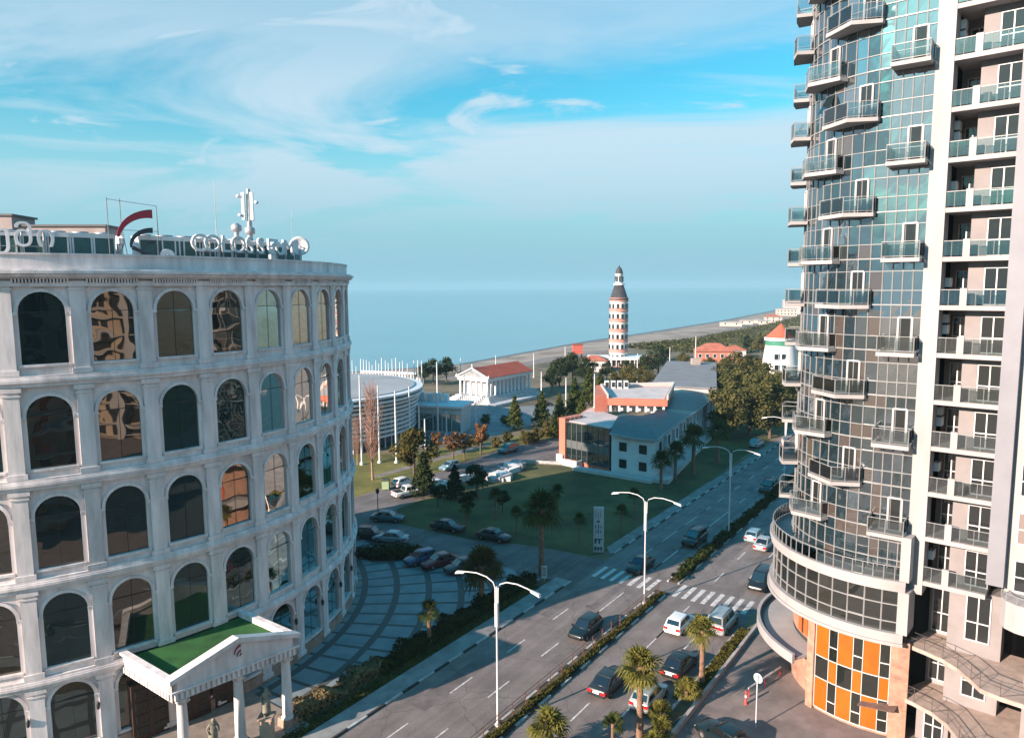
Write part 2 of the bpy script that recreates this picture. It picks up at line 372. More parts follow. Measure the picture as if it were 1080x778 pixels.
# block of ground with the streets: one asphalt sheet, then what lies on it
blk = [ST(-80, -38.2), ST(700, -38.2), ST(700, -19.7), ST(-80, -19.7)]
sheet('road', blk, 0.008, M_asph)
sheet('side_street', [(-44, 108), (-24.5, 106.8), (-13.9, 120.5), (-2.3, 139.6), (11.5, 151.9), (26, 172), (30, 168), (12.6, 131), (9.4, 126.8), (1.3, 129.5), (-11.8, 111.2), (-16.9, 101.5), (-15.2, 94.8), (-5.3, 88.7), (1.1, 86.9), (6.1, 84.5), (10.8, 81.2), (5.9, 73.1), (2.0, 77.0), (-3, 81.5), (-9, 84.5), (-19, 89.5), (-44, 95)], 0.012, M_asph2)
lawn = [(-16.9, 101.5), (1.3, 128.4), (10.2, 126.2), (16.6, 120.2), (23.2, 115.4), (30, 129.0), (52, 172), (62, 186), (70.5, 171.5), (44.6, 134.4), (10.9, 83.8), (9.2, 83.0), (6.1, 84.5), (1.1, 86.9), (-5.3, 88.7), (-15.2, 94.8)]
sheet('lawn', lawn, 0.016, M_grass)
MB().prism([(1.6, 129.6), (9.6, 127.4), (9.4, 127.0), (1.6, 129.2)], 0, 0.5).build('lawn_kerb', M_kerb)['kind'] = 'structure'
# plaza round the hotel: stone panels between darker joint bands, rings and rays about the hotel
pm = bpy.data.materials.new('plaza_panels'); pm.use_nodes = True; t = pm.node_tree; B = t.nodes['Principled BSDF']; B.inputs['Roughness'].default_value = 0.75
geo = t.nodes.new('ShaderNodeNewGeometry'); sub = t.nodes.new('ShaderNodeVectorMath'); sub.operation = 'SUBTRACT'; sub.inputs[1].default_value = (HC.x, HC.y, 0)
t.links.new(geo.outputs['Position'], sub.inputs[0]); sp = t.nodes.new('ShaderNodeSeparateXYZ'); t.links.new(sub.outputs[0], sp.inputs[0])
def tm(op, a, b=None):
    n = t.nodes.new('ShaderNodeMath'); n.operation = op
    for i, v in enumerate((a, b)):
        if v is None: continue
        if isinstance(v, (int, float)): n.inputs[i].default_value = v
        else: t.links.new(v, n.inputs[i])
    return n.outputs[0]
rr = tm('SQRT', tm('ADD', tm('MULTIPLY', sp.outputs[0], sp.outputs[0]), tm('MULTIPLY', sp.outputs[1], sp.outputs[1])))
aa = tm('ARCTAN2', sp.outputs[1], sp.outputs[0])
fr_r = tm('FRACT', tm('DIVIDE', tm('SUBTRACT', rr, 28.6), 3.4)); fr_a = tm('FRACT', tm('MULTIPLY', tm('ADD', aa, 3.2), 88 / 2 / math.pi))
band = tm('MAXIMUM', tm('LESS_THAN', fr_r, 0.20), tm('LESS_THAN', fr_a, 0.17))
ns = t.nodes.new('ShaderNodeTexNoise'); ns.inputs['Scale'].default_value = 0.7; ns.inputs['Detail'].default_value = 6; t.links.new(geo.outputs['Position'], ns.inputs[0])
r1 = t.nodes.new('ShaderNodeValToRGB'); t.links.new(ns.outputs[0], r1.inputs[0])
r1.color_ramp.elements[0].position = 0.3; r1.color_ramp.elements[0].color = (0.16, 0.205, 0.22, 1); r1.color_ramp.elements[1].position = 0.7; r1.color_ramp.elements[1].color = (0.235, 0.29, 0.305, 1)
mx = t.nodes.new('ShaderNodeMix'); mx.data_type = 'RGBA'; t.links.new(band, mx.inputs[0]); t.links.new(r1.outputs[0], mx.inputs[6]); mx.inputs[7].default_value = (0.075, 0.08, 0.08, 1)
t.links.new(mx.outputs[2], B.inputs['Base Color'])
sheet('plaza', [(-19, 89.5), (-9, 84.5), (-3, 81.5), (2.0, 77.0), (3.4, 75.6), (-2, 68.0), (-15.5, 48.8), (-26, 33), (-50, 20), (-84, 60), (-60, 104), (-30, 97)], 0.016, pm)
sheet('planting_bed', [(-19.2, 84.7), (-12, 86.2), (-9.8, 84.6), (-12.5, 82.4), (-16.5, 81.2)], 0.020, M_soil)
# strip of planting along the left kerb, its path and the striped kerb
sheet('planting_strip', [ST(-30, -40.2), ST(64.5, -40.2), ST(64.5, -41.2), ST(52, -43.4), ST(34, -43.6), ST(27, -42.4), ST(-30, -42.4)], 0.020, M_soil)
sheet('footpath', [ST(-30, -38.35), ST(65.2, -38.35), ST(65.2, -40.2), ST(-30, -40.2)], 0.12, mat('footpath', (0.26, 0.26, 0.255), 0.9, 0.2, 0.6))
M_kd = mat('kerb_black', (0.03, 0.03, 0.03), 0.8, 0.3, 3); M_kw = mat('kerb_white', (0.45, 0.45, 0.44), 0.85, 0.25, 2)
def kerb(name, s0, s1, t, w=0.18, h=0.14, stripes=None):
    o = MB()
    s = s0; k = 0
    st = stripes or (s1 - s0)
    while s < s1 - 0.01:
        e = min(s1, s + st); A = [ST(s, t), ST(e, t), ST(e, t + w), ST(s, t + w)]
        o.prism(A, 0, h, k % 2 if stripes else 0); s = e; k += 1
    r = o.build(name, [M_kw, M_kd]); r['kind'] = 'structure'; return r
kerb('kerb', -20, 65.2, -38.38, stripes=1.9)
kerb('kerb', 75.4, 330, -38.38, stripes=1.9)
sheet('verge', [ST(74.6, -38.4), ST(330, -38.4), ST(330, -39.9), ST(76.5, -39.9)], 0.10, mat('verge_paving', (0.22, 0.21, 0.20), 0.9, 0.25, 0.6))
# central reservation
for s0, s1 in ((-30, 68.3), (71.2, 420)):
    sheet('median_soil', [ST(s0, -29.55), ST(s1, -29.55), ST(s1, -28.5), ST(s0, -28.5)], 0.11, M_soil)
    kerb('kerb', s0, s1, -29.75, stripes=1.6 if s0 < 0 else 2.4); kerb('kerb', s0, s1, -28.52, stripes=1.6 if s0 < 0 else 2.4)
# right-hand planter with its low wall, and the pavement round the tower
kerb('kerb', 40.2, 64.5, -19.88); kerb('kerb', 75, 330, -19.88)
sheet('planter_soil', [ST(44, -19.7), ST(64.5, -19.7), ST(64.5, -18.62), ST(44, -18.62)], 0.16, M_soil)
sheet('planter_soil', [ST(75, -19.7), ST(330, -19.7), ST(330, -18.62), ST(75, -18.62)], 0.16, M_soil)
MB().prism([ST(20, -18.62), ST(66.2, -18.62), ST(66.2, -18.36), ST(20, -18.36)], 0, 0.42).build('planter_wall', mat('planter_wall', (0.40, 0.36, 0.34), 0.9, 0.2, 1.0))['kind'] = 'structure'
sheet('pavement', [ST(-60, -18.4), ST(330, -18.4), ST(330, 60), ST(-60, 60)], 0.012, M_pave)
sheet('pavement_bay', [ST(38, -19.7), ST(43.9, -19.7), ST(43.9, -18.4), ST(38, -18.4)], 0.016, M_pave)

# painted markings
mk = MB()
def dash(s0, s1, t, w=0.13): mk.face([ST(s0, t - w / 2, 0.016), ST(s0, t + w / 2, 0.016), ST(s1, t + w / 2, 0.016), ST(s1, t - w / 2, 0.016)])
for tt, ph in ((-35.2, 33.4), (-32.35, 34.6)):
    s = ph - 38.5
    while s < 330:
        if not 64 < s + 1.5 < 74.5: dash(s, s + 2.9, tt)
        s += 7.7
for tt, ph in ((-25.45, 43.3), (-22.6, 46.0)):
    s = ph - 30.8
    while s < 330:
        if not 65 < s + 1.5 < 74: dash(s, s + 2.9, tt)
        s += 7.7
dash(55.5, 66.8, -25.45); dash(57.0, 66.4, -22.6); dash(56.5, 66, -32.35); dash(73.5, 96, -32.35); dash(74.5, 100, -35.2, 0.1)
mk.build('lane_markings', M_line)['kind'] = 'structure'
cw = MB()
for i in range(7):
    t0 = -37.3 + i * 1.08; cw.face([ST(67.9, t0, 0.016), ST(67.9, t0 + 0.48, 0.016), ST(71.2, t0 + 0.48, 0.016), ST(71.2, t0, 0.016)])
for i in range(8):
    t0 = -27.9 + i * 1.02; cw.face([ST(68.0, t0, 0.016), ST(68.0, t0 + 0.46, 0.016), ST(71.4, t0 + 0.46, 0.016), ST(71.4, t0, 0.016)])
cw.build('pedestrian_crossing', M_line)['kind'] = 'structure'
# worn patches and tyre-darkened strips on the carriageways
pt = MB(); rnd = random.Random(4)
for k in range(16):
    s = rnd.uniform(34, 130); tt = rnd.choice([-36.8, -33.7, -31, -26.8, -24.1, -21.2]); l = rnd.uniform(2, 9); w = rnd.uniform(0.5, 1.6)
    z_ = 0.0086 + k * 0.0002; pt.face([ST(s, tt, z_), ST(s, tt + w, z_), ST(s + l, tt + w, z_), ST(s + l, tt, z_)])
pt.build('asphalt_patches', mat('asphalt_patch', (0.155, 0.13, 0.125), 0.9, 0.2, 0.8, 0.2, 9))['kind'] = 'structure'
mh = MB()
for s, tt in ((52.5, -24.0), (61, -33.8), (83, -31.0), (57.5, -21.0)):
    c = ST(s, tt); mh.face([(c.x + 0.33 * math.cos(R(30 * k)), c.y + 0.33 * math.sin(R(30 * k)), 0.020) for k in range(12)])
mh.build('manhole_covers', mat('cast_iron', (0.12, 0.10, 0.09), 0.6, 0.2, 6))['kind'] = 'structure'
# ------------------------------------------------------------------ the round hotel
M_hot = mat('painted_render', (0.80, 0.725, 0.705), 0.8, 0.19, 0.9, 0.12, 5, stretch=(1, 1, 0.16))
M_trim = mat('painted_trim', (0.81, 0.735, 0.715), 0.75, 0.18, 1.1, 0.08, 6, stretch=(1, 1, 0.2))
M_plinth = mat('plinth_stone', (0.42, 0.29, 0.22), 0.8, 0.25, 1.2, 0.2, 6)
M_hglass = glass_mat('arched_window_glass', (0.008, 0.011, 0.012), 0.15, 0.015, (0.88, 0.80, 0.70), 0.2, 0.22)
M_hglass2 = glass_mat('arched_window_glass_dark', (0.006, 0.016, 0.018), 0.05, 0.02, (0.6, 0.8, 0.8), 0.18, 0.3)
M_roofgrey = mat('roof_membrane', (0.25, 0.24, 0.24), 0.9, 0.2, 0.5)
M_metal = mat('galvanised_metal', (0.45, 0.46, 0.47), 0.45, 0.12, 2, metal=0.4)
M_white = mat('white_paint', (0.72, 0.72, 0.72), 0.55, 0.08, 1.5)
M_dark = mat('dark_metal', (0.03, 0.03, 0.032), 0.5, 0.2, 4)

hotel = thing('hotel', 'round white hotel with five storeys of arched windows and a pedimented entrance porch', 'hotel', HC)
def hp(r, a, z): return (HC.x + r * math.cos(R(a)), HC.y + r * math.sin(R(a)), z)
BAY = 8.1818; OFF = -1.0
ROWS = [(27.25, 31.85, 26.3, 33.0), (20.5, 25.2, 19.65, 26.3), (13.85, 18.6, 13.0, 19.65), (7.1, 12.0, 6.3, 13.0), (1.25, 5.75, 0.0, 6.3)]
A0, A1 = -150, 62                             # the drum runs from A0 to A1; a straight back wall closes it
k0, k1 = math.ceil((A0 + 4.1 - OFF) / BAY), math.floor((A1 - 4.1 - OFF) / BAY)
wall = MB(); hw_deg = 2.62; NA = 12
winrows = []
for k in range(k0, k1 + 1):
    ac = OFF + k * BAY
    for (zb, zt, f0, f1) in ROWS:
        rad_m = HR * R(hw_deg); spring = zt - rad_m
        l, r = ac - BAY / 2, ac + BAY / 2; a, b2 = ac - hw_deg, ac + hw_deg
        q = lambda x0, x1, z0, z1: wall.face([hp(HR, x0, z0), hp(HR, x1, z0), hp(HR, x1, z1), hp(HR, x0, z1)])
        q(l, a, f0, spring); q(b2, r, f0, spring); q(a, b2, f0, zb)
        q(l, a, spring, f1); q(b2, r, spring, f1)
        arc = [(ac - hw_deg * math.cos(math.pi * i / NA), spring + rad_m * math.sin(math.pi * i / NA)) for i in range(NA + 1)]
        for (x0, z0), (x1, z1) in zip(arc, arc[1:]):
            wall.face([hp(HR, x0, z0), hp(HR, x1, z1), hp(HR, x1, f1), hp(HR, x0, f1)])
        outline = [(a, zb), (b2, zb)] + arc[::-1]
        RI = HR - 0.20
        for (x0, z0), (x1, z1) in zip(outline, outline[1:] + outline[:1]):
            if abs(x0 - x1) + abs(z0 - z1) > 1e-6:
                wall.face([hp(HR, x0, z0), hp(RI, x0, z0), hp(RI, x1, z1), hp(HR, x1, z1)])
        winrows.append((k, ac, zb, spring, rad_m, outline, arc))
# straight back wall and top
pA, pB = hp(HR, OFF + k0 * BAY - BAY / 2, 0), hp(HR, OFF + k1 * BAY + BAY / 2, 0)
wall.face([pA, pB, (pB[0], pB[1], 33), (pA[0], pA[1], 33)])
wall.build('wall', M_hot, hotel, recalc=False)
aL, aR = OFF + k0 * BAY - BAY / 2, OFF + k1 * BAY + BAY / 2
rf = MB(); ring = [hp(HR - 0.2, aL + (aR - aL) * i / 60, 33.35) for i in range(61)]
rf.prism(ring, 33.0, 33.4); rf.build('roof', M_roofgrey, hotel)
# windows: those on the visible side are parts, the far side is one part
back = MB()
for n, (k, ac, zb, spring, rad_m, outline, arc) in enumerate(winrows):
    gl = MB()
    tilt = random.Random(n * 7 + 1).uniform(-0.010, 0.010); tv = random.Random(n * 3 + 2).uniform(-0.012, 0.012)
    pane = [hp(HR - 0.16 + tilt * (x - ac) * 1.2 + tv * (z - zb) * 0.5, x, z) for x, z in outline]
    inner = [hp(HR - 0.24, x, z) for x, z in outline]
    vis = -100 < ac < 42
    tgt = gl if vis else back
    tgt.face(pane); tgt.face(inner[::-1])
    for i in range(len(pane)): j = (i + 1) % len(pane); tgt.face([pane[i], inner[i], inner[j], pane[j]])
    if not vis: continue
    w = gl.build('window', M_hglass2 if (k * 5 + int(zb)) % 4 == 0 or (int(zb) < 10 and k > -6) else M_hglass, hotel)
    # moulded surround with imposts, sill and slim glazing bars
    tr = MB(); W1 = hw_deg + 0.42
    a2 = [(ac - W1 * math.cos(math.pi * i / NA), spring + (rad_m + 0.2) * math.sin(math.pi * i / NA)) for i in range(NA + 1)]
    for i in range(NA):
        (x0, z0), (x1, z1), (u0, w0), (u1, w1) = arc[i], arc[i + 1], a2[i], a2[i + 1]
        A = [hp(HR - 0.02, x0, z0), hp(HR - 0.02, x1, z1), hp(HR - 0.02, u1, w1), hp(HR - 0.02, u0, w0)]
        Bp = [hp(HR + 0.09, x0, z0), hp(HR + 0.09, x1, z1), hp(HR + 0.09, u1, w1), hp(HR + 0.09, u0, w0)]
        tr.hexa(A + Bp)
    for s in (-1, 1):
        c0 = ac + s * hw_deg; c1 = ac + s * (hw_deg + 0.75)
        lo, hi = min(c0, c1), max(c0, c1)
        tr.arc(HC, HR - 0.02, HR + 0.13, lo, hi, spring - 0.2, spring, 1)
    tr.build('surround', M_trim, w)
    MB().arc(HC, HR - 0.19, HR + 0.12, ac - hw_deg - 0.25, ac + hw_deg + 0.25, zb - 0.16, zb - 0.003, 2).build('window_sill', M_trim, w)
    gb = MB()
    gb.arc(HC, HR - 0.158, HR - 0.14, ac - 0.02, ac + 0.02, zb, spring + rad_m - 0.03, 1)
    gb.arc(HC, HR - 0.158, HR - 0.14, ac - hw_deg, ac + hw_deg, spring - 0.02, spring + 0.02, 2)
    gb.build('glazing_bar', M_dark, w)
bo = back.build('window', M_hglass2, hotel); bo['kind'] = 'stuff'
# pilasters between the bays on the visible side
for k in range(k0, k1 + 2):
    ab = OFF + k * BAY - BAY / 2
    if not -106 < ab < 46: continue
    for (zb, zt, f0, f1) in ROWS:
        p = MB(); hwp = 0.92
        p.arc(HC, HR - 0.05, HR + 0.16, ab - hwp, ab + hwp, f0 + 0.5, f1 - 0.75, 2)
        p.arc(HC, HR - 0.05, HR + 0.24, ab - hwp - 0.25, ab + hwp + 0.25, f0 + 0.28, f0 + 0.62, 2)
        p.arc(HC, HR - 0.05, HR + 0.22, ab - hwp - 0.15, ab + hwp + 0.15, f1 - 1.05, f1 - 0.93, 2)
        p.arc(HC, HR - 0.05, HR + 0.26, ab - hwp - 0.3, ab + hwp + 0.3, f1 - 0.77, f1 - 0.48, 2)
        p.build('pilaster', M_trim, hotel)
# string courses, dentilled main cornice, parapet
NS = 110
for z in (6.3, 13.0, 19.65, 26.3):
    c = MB()
    for r, z0, z1 in ((0.27, -0.45, -0.18), (0.40, -0.18, 0.0), (0.33, 0.0, 0.10), (0.25, 0.10, 0.26)):
        c.arc(HC, HR - 0.1, HR + r, aL, aR, z + z0, z + z1, NS)
    c.build('string_course', M_trim, hotel)
c = MB()
for r, z0, z1 in ((0.26, 32.18, 32.42), (0.34, 32.66, 32.78), (0.62, 32.78, 32.98), (0.80, 32.98, 33.16), (0.55, 33.16, 33.28)):
    c.arc(HC, HR - 0.1, HR + r, aL, aR, z0, z1, NS)
cor = c.build('cornice', M_trim, hotel)
dn = MB()
for k in range(k0, k1 + 1):
    ac = OFF + k * BAY
    for j in range(17):
        a = ac - 3.0 + j * 0.375
        dn.arc(HC, HR + 0.1, HR + 0.36, a, a + 0.2, 32.42, 32.66, 1)
d = dn.build('dentils', M_trim, cor)
p = MB(); p.arc(HC, HR - 0.45, HR + 0.12, aL, aR, 33.28, 34.15, NS); p.arc(HC, HR - 0.5, HR + 0.2, aL, aR, 34.15, 34.28, NS)
p.build('parapet', M_hot, hotel)
p = MB(); p.arc(HC, HR - 0.1, HR + 0.14, aL, aR, 0, 0.95, NS); p.build('plinth', M_plinth, hotel)

# entrance porch: local axes a (outwards) and b (along the front)
PA = Vector((math.cos(R(-45)), math.sin(R(-45)), 0)); PB = Vector((math.cos(R(45)), math.sin(R(45)), 0))
B0, B1, FA = -2.4, 6.4, 34.2; BCn = (B0 + B1) / 2; APEX = 8.35
PD = Vector((math.cos(R(-36)), math.sin(R(-36)), 0))      # the porch sides run slightly askew to its front
def PO(a, b, z): return HC + PA * FA + PB * b + PD * (a - FA) + Vector((0, 0, z)); ZC = 7.0
def arch_at(b):
    q = PA * FA + PB * b; h = q.dot(PD); return FA - h + math.sqrt(max(0, h * h - q.length_squared + (HR + .01) ** 2))
porch = MB()
porch.hexa([PO(arch_at(B0) - .6, B0 + 0.3, 6.0), PO(FA - 0.45, B0 + 0.3, 6.0), PO(FA - 0.45, B1 - 0.3, 6.0), PO(arch_at(B1) - .6, B1 - 0.3, 6.0), PO(arch_at(B0) - .6, B0 + 0.3, 6.5), PO(FA - 0.45, B0 + 0.3, 6.5), PO(FA - 0.45, B1 - 0.3, 6.5), PO(arch_at(B1) - .6, B1 - 0.3, 6.5)])
po = porch.build('porch', M_hot, hotel)

g = MB(); g.hexa([PO(arch_at(B0) , B0 + 0.31, 6.5), PO(FA - 0.46, B0 + 0.31, 6.5), PO(FA - 0.46, B1 - 0.31, 6.5), PO(arch_at(B1), B1 - 0.31, 6.5), PO(arch_at(B0), B0 + 0.31, 6.56), PO(FA - 0.46, B0 + 0.31, 6.56), PO(FA - 0.46, B1 - 0.31, 6.56), PO(arch_at(B1), B1 - 0.31, 6.56)])
g.build('green_turf_roof', mat('artificial_turf', (0.022, 0.115, 0.022), 1.0, 0.25, 0.8, 0.5, 20), po)
e = MB()
for bb, s in ((B0, 1), (B1, -1)):             # side entablatures
    w0, w1 = (bb, bb + 0.32) if s > 0 else (bb - 0.32, bb)
    st = arch_at(bb)
    def sb(b0, b1, z0, z1): e.hexa([PO(st, b0, z0), PO(FA, b0, z0), PO(FA, b1, z0), PO(st, b1, z0), PO(st, b0, z1), PO(FA, b0, z1), PO(FA, b1, z1), PO(st, b1, z1)])
    sb(w0, w1, 5.45, 6.8); sb(w0 - 0.15 if s > 0 else w0, w1 + 0.15 if s < 0 else w1, 6.8, 7.0)
    o = bb - 0.1 * s
    for j in range(19):
        a = st + 0.35 + j * 0.34
        if a < FA - 0.3: e.hexa([PO(a, min(o, bb), 5.55), PO(a + 0.17, min(o, bb), 5.55), PO(a + 0.17, max(o, bb), 5.55), PO(a, max(o, bb), 5.55), PO(a, min(o, bb), 5.95), PO(a + 0.17, min(o, bb), 5.95), PO(a + 0.17, max(o, bb), 5.95), PO(a, max(o, bb), 5.95)])
e.build('entablature', M_trim, po)
pd = MB()
def front(poly, a0, a1):
    lo = [PO(a0, b, z) for b, z in poly]; hi = [PO(a1, b, z) for b, z in poly]; n = len(poly)
    pd.mesh(lo + hi, [tuple(range(n))[::-1], tuple(range(n, 2 * n))] + [(i, (i + 1) % n, n + (i + 1) % n, n + i) for i in range(n)])
front([(B0, 5.45), (B1, 5.45), (B1, 6.75), (BCn, APEX - 0.3), (B0, 6.75)], FA - 0.45, FA)
front([(B0 - 0.2, 6.72), (BCn, APEX - 0.32), (B1 + 0.2, 6.72), (B1 + 0.2, 7.04), (BCn, APEX), (B0 - 0.2, 7.04)], FA - 0.5, FA + 0.22)
front([(B0 - 0.1, 6.02), (B1 + 0.1, 6.02), (B1 + 0.1, 6.16), (B0 - 0.1, 6.16)], FA, FA + 0.14)
for j in range(26):
    b = B0 + 0.12 + j * 0.345
    if b < B1 - 0.2: front([(b, 5.55), (b + 0.17, 5.55), (b + 0.17, 6.0), (b, 6.0)], FA, FA + 0.13)
ped = pd.build('pediment', M_trim, po)
# emblem on the pediment: two red crescent sweeps
em = MB()
def sweep(M, fx, a_in, cx, cz, r0, r1, t0, t1, squash=1.0, taper=True, n=12, lean=0.0):
    o, i_ = [], []
    for j in range(n + 1):
        k = j / n; t = R(t0 + (t1 - t0) * k); w = (math.sin(math.pi * min(k * 0.9 + 0.1, 1)) if taper else 1)
        rm = (r0 + r1) / 2; hh = (r1 - r0) / 2 * (0.25 + 0.75 * k)
        for lst, rr in ((o, rm + hh), (i_, rm - hh)): lst.append((cx + rr * math.cos(t) + lean * rr * math.sin(t), cz + rr * math.sin(t) * squash))
    poly = o + i_[::-1]; n2 = len(poly)
    lo = [fx(b, z, a_in) for b, z in poly]; hi = [fx(b, z, a_in + 0.05) for b, z in poly]
    fs = []
    for j in range(n): fs += [(j, j + 1, n2 - 2 - j, n2 - 1 - j), (n2 + j, n2 + n2 - 1 - j, n2 + n2 - 2 - j, n2 + j + 1)]
    fs += [(j, (j + 1) % n2, n2 + (j + 1) % n2, n2 + j) for j in range(n2)]
    M.mesh(lo + hi, fs)
fxp = lambda b, z, d: PO(FA + 0.003 + d, b, z)
sweep(em, fxp, 0, BCn + 0.25, 7.15, 0.42, 0.56, 178, 95, 1.1); sweep(em, fxp, 0, BCn + 0.28, 7.0, 0.28, 0.40, 185, 100); sweep(em, fxp, 0, BCn + 0.3, 6.95, 0.12, 0.22, 190, 110)
em.build('emblem', mat('emblem_red', (0.25, 0.02, 0.05), 0.5, 0), ped)
for b in (B0 + 0.75, (B0 + B1) / 2 + 0.15, B1 - 0.7):
    cmb = MB(); q = PO(FA - 0.4, b, 0)
    cmb.lathe([(0.36, 0.9), (0.37, 1.2), (0.355, 2.6), (0.31, 5.0), (0.30, 5.08)], q.x, q.y, 18)
    cmb.lathe([(0.30, 5.08), (0.38, 5.14), (0.38, 5.2), (0.44, 5.36), (0.46, 5.45)], q.x, q.y, 18)
    for dx, dy in ((1, 1), (1, -1), (-1, 1), (-1, -1)):   # corner scrolls of the capital
        v = PA * 0.34 * dx + PB * 0.34 * dy; cmb.tube([(q.x + v.x * 0.75, q.y + v.y * 0.75, 5.12), (q.x + v.x * 1.1, q.y + v.y * 1.1, 5.28), (q.x + v.x * 1.0, q.y + v.y * 1.0, 5.42)], 0.08, 5)
    cmb.lathe([(0.46, 0.72), (0.46, 0.8), (0.40, 0.9)], q.x, q.y, 18)
    co = cmb.build('column', M_trim, po)
    bs = MB(); bs.hexa([PO(FA - 0.95, b - 0.5, 0.1), PO(FA + 0.12, b - 0.5, 0.1), PO(FA + 0.12, b + 0.5, 0.1), PO(FA - 0.95, b + 0.5, 0.1), PO(FA - 0.9, b - 0.46, 0.72), PO(FA + 0.08, b - 0.46, 0.72), PO(FA + 0.08, b + 0.46, 0.72), PO(FA - 0.9, b + 0.46, 0.72)])
    bs.build('column_base', M_plinth, co)
stp = MB()
for a1, z1 in ((FA + 0.75, 0.1), ):
    stp.hexa([PO(26.5, B0 - 0.3, 0.0), PO(a1, B0 - 0.3, 0), PO(a1, B1 + 0.3, 0), PO(26.5, B1 + 0.3, 0), PO(26.5, B0 - 0.3, z1), PO(a1, B0 - 0.3, z1), PO(a1, B1 + 0.3, z1), PO(26.5, B1 + 0.3, z1)])
stp.build('porch_floor', mat('porch_granite', (0.30, 0.25, 0.22), 0.6, 0.15, 1.5), po)
# carved timber entrance doors in the bays under the porch
M_wood = mat('dark_carved_wood', (0.055, 0.022, 0.014), 0.5, 0.3, 4, stretch=(3, 3, 0.5))
for bc in (B0 + 1.5, BCn + 0.1, B1 - 1.6):
    a = arch_at(bc) + 0.25
    dm = MB(); dm.hexa([PO(a - 0.6, bc - 1.2, 0.1), PO(a, bc - 1.2, 0.1), PO(a, bc + 1.2, 0.1), PO(a - 0.6, bc + 1.2, 0.1), PO(a - 0.6, bc - 1.2, 4.3), PO(a, bc - 1.2, 4.3), PO(a, bc + 1.2, 4.3), PO(a - 0.6, bc + 1.2, 4.3)])
    do = dm.build('door', M_wood, hotel)
    pn = MB()
    for sx_ in (-1, 1):
        for i in range(4):
            z0 = 0.4 + i * 0.95; b0 = bc + (0.12 if sx_ > 0 else -1.05)
            pn.hexa([PO(a, b0, z0), PO(a + 0.06, b0 + 0.08, z0 + 0.08), PO(a + 0.06, b0 + 0.85, z0 + 0.08), PO(a, b0 + 0.93, z0), PO(a, b0, z0 + 0.75), PO(a + 0.06, b0 + 0.08, z0 + 0.67), PO(a + 0.06, b0 + 0.85, z0 + 0.67), PO(a, b0 + 0.93, z0 + 0.75)])
    pn.build('door_panel', mat('door_panel_wood', (0.03, 0.02, 0.016), 0.4, 0.3, 5), do)
# small wall lanterns on the ground-floor pilasters
for k in range(-9, 2):
    ab = OFF + k * BAY + BAY * 0.36
    q = hp(HR + 0.18, ab, 3.6)
    MB().lathe([(0.02, -0.25), (0.1, -0.18), (0.13, 0.2), (0.05, 0.3), (0.01, 0.4)], q[0], q[1], 6, z0=q[2]).build('wall_lantern', M_dark, hotel)

# ---- things on the hotel roof
M_acg = mat('chiller_coil', (0.05, 0.14, 0.14), 0.6, 0.3, 8, stretch=(1, 1, 6))
ac0 = thing('rooftop_chiller', 'white framed rooftop chiller with dark green coils, leftmost of the row behind the parapet', 'air conditioner', (0, 0, 0), 'rooftop chillers behind the hotel parapet')
m = MB(); m.box(-1.25, 1.25, -0.6, 0.6, 0.25, 2.0); m.build('coil', M_acg, ac0)
m = MB()
for x in (-1.28, -0.05, 1.18): m.box(x, x + 0.1, -0.64, 0.64, 0.0, 2.05)
m.box(-1.3, 1.3, -0.66, 0.66, 2.0, 2.3); m.box(-1.3, 1.3, -0.66, 0.66, 0.18, 0.3); m.build('casing', M_white, ac0)
for x in (-0.62, 0.62):
    MB().lathe([(0.45, 2.3), (0.45, 2.42), (0.40, 2.42), (0.38, 2.36), (0.0, 2.36)], x, 0, 12).build('fan', M_metal, ac0)
def arc_pos(r, a, z=33.4): q = hp(r, a, z); return Vector(q)
ac_lab = ['second chiller from the left, behind the white letters', 'third chiller from the left, behind the white letters', 'chiller behind the last letter of the left sign', 'chiller between the left sign and the red crest', 'chiller beside the left foot of the red crest', 'chiller right of the red crest', 'chiller fourth to the left of the right sign', 'chiller third to the left of the right sign', 'chiller just left of the first letter of the right sign', 'chiller behind the first letters of the right sign', 'chiller behind the middle of the right sign', 'chiller near the round white dish']
angs = [-63.4, -60.2, -57.2, -54.2, -51.2, -42.4, -39, -35.6, -32.4, -29.4, -24, -16]
ac0.location = arc_pos(25.6, -66.6); ac0.rotation_euler.z = R(-66.6 + 90)
for a, lb in zip(angs, ac_lab): dup(ac0, arc_pos(25.6, a), R(a + 90), 'white framed rooftop ' + lb)
# penthouse blocks
M_taupe = mat('taupe_render', (0.36, 0.29, 0.27), 0.85, 0.1, 0.5)
ph = thing('rooftop_penthouse', 'taupe flat roofed plant block standing high on the hotel roof', 'rooftop block', (HC.x - 3, HC.y - 8, 33.4))
fa = Fr((-50.0, 74.0), (1, 0.08))
m = MB(); m.box(0, 8.6, -3.5, 0, 33.4, 38.3, T=fa); m.box(-5.5, -0.05, -3.5, 0.6, 33.4, 39.3, T=fa); m.build('wall', M_taupe, ph)
m = MB(); m.box(0.16, 8.8, -3.7, 0.2, 38.3, 38.5, T=fa); m.box(-5.7, 0.15, -3.7, 0.8, 39.3, 39.5, T=fa); m.build('roof_edge', mat('roof_edge', (0.12, 0.11, 0.11), 0.7, 0.1), ph)
for x in (1.6, 5.2):
    MB().box(x, x + 1.7, 0.002, 0.06, 36.9, 37.7, T=fa).build('vent', M_dark, ph)

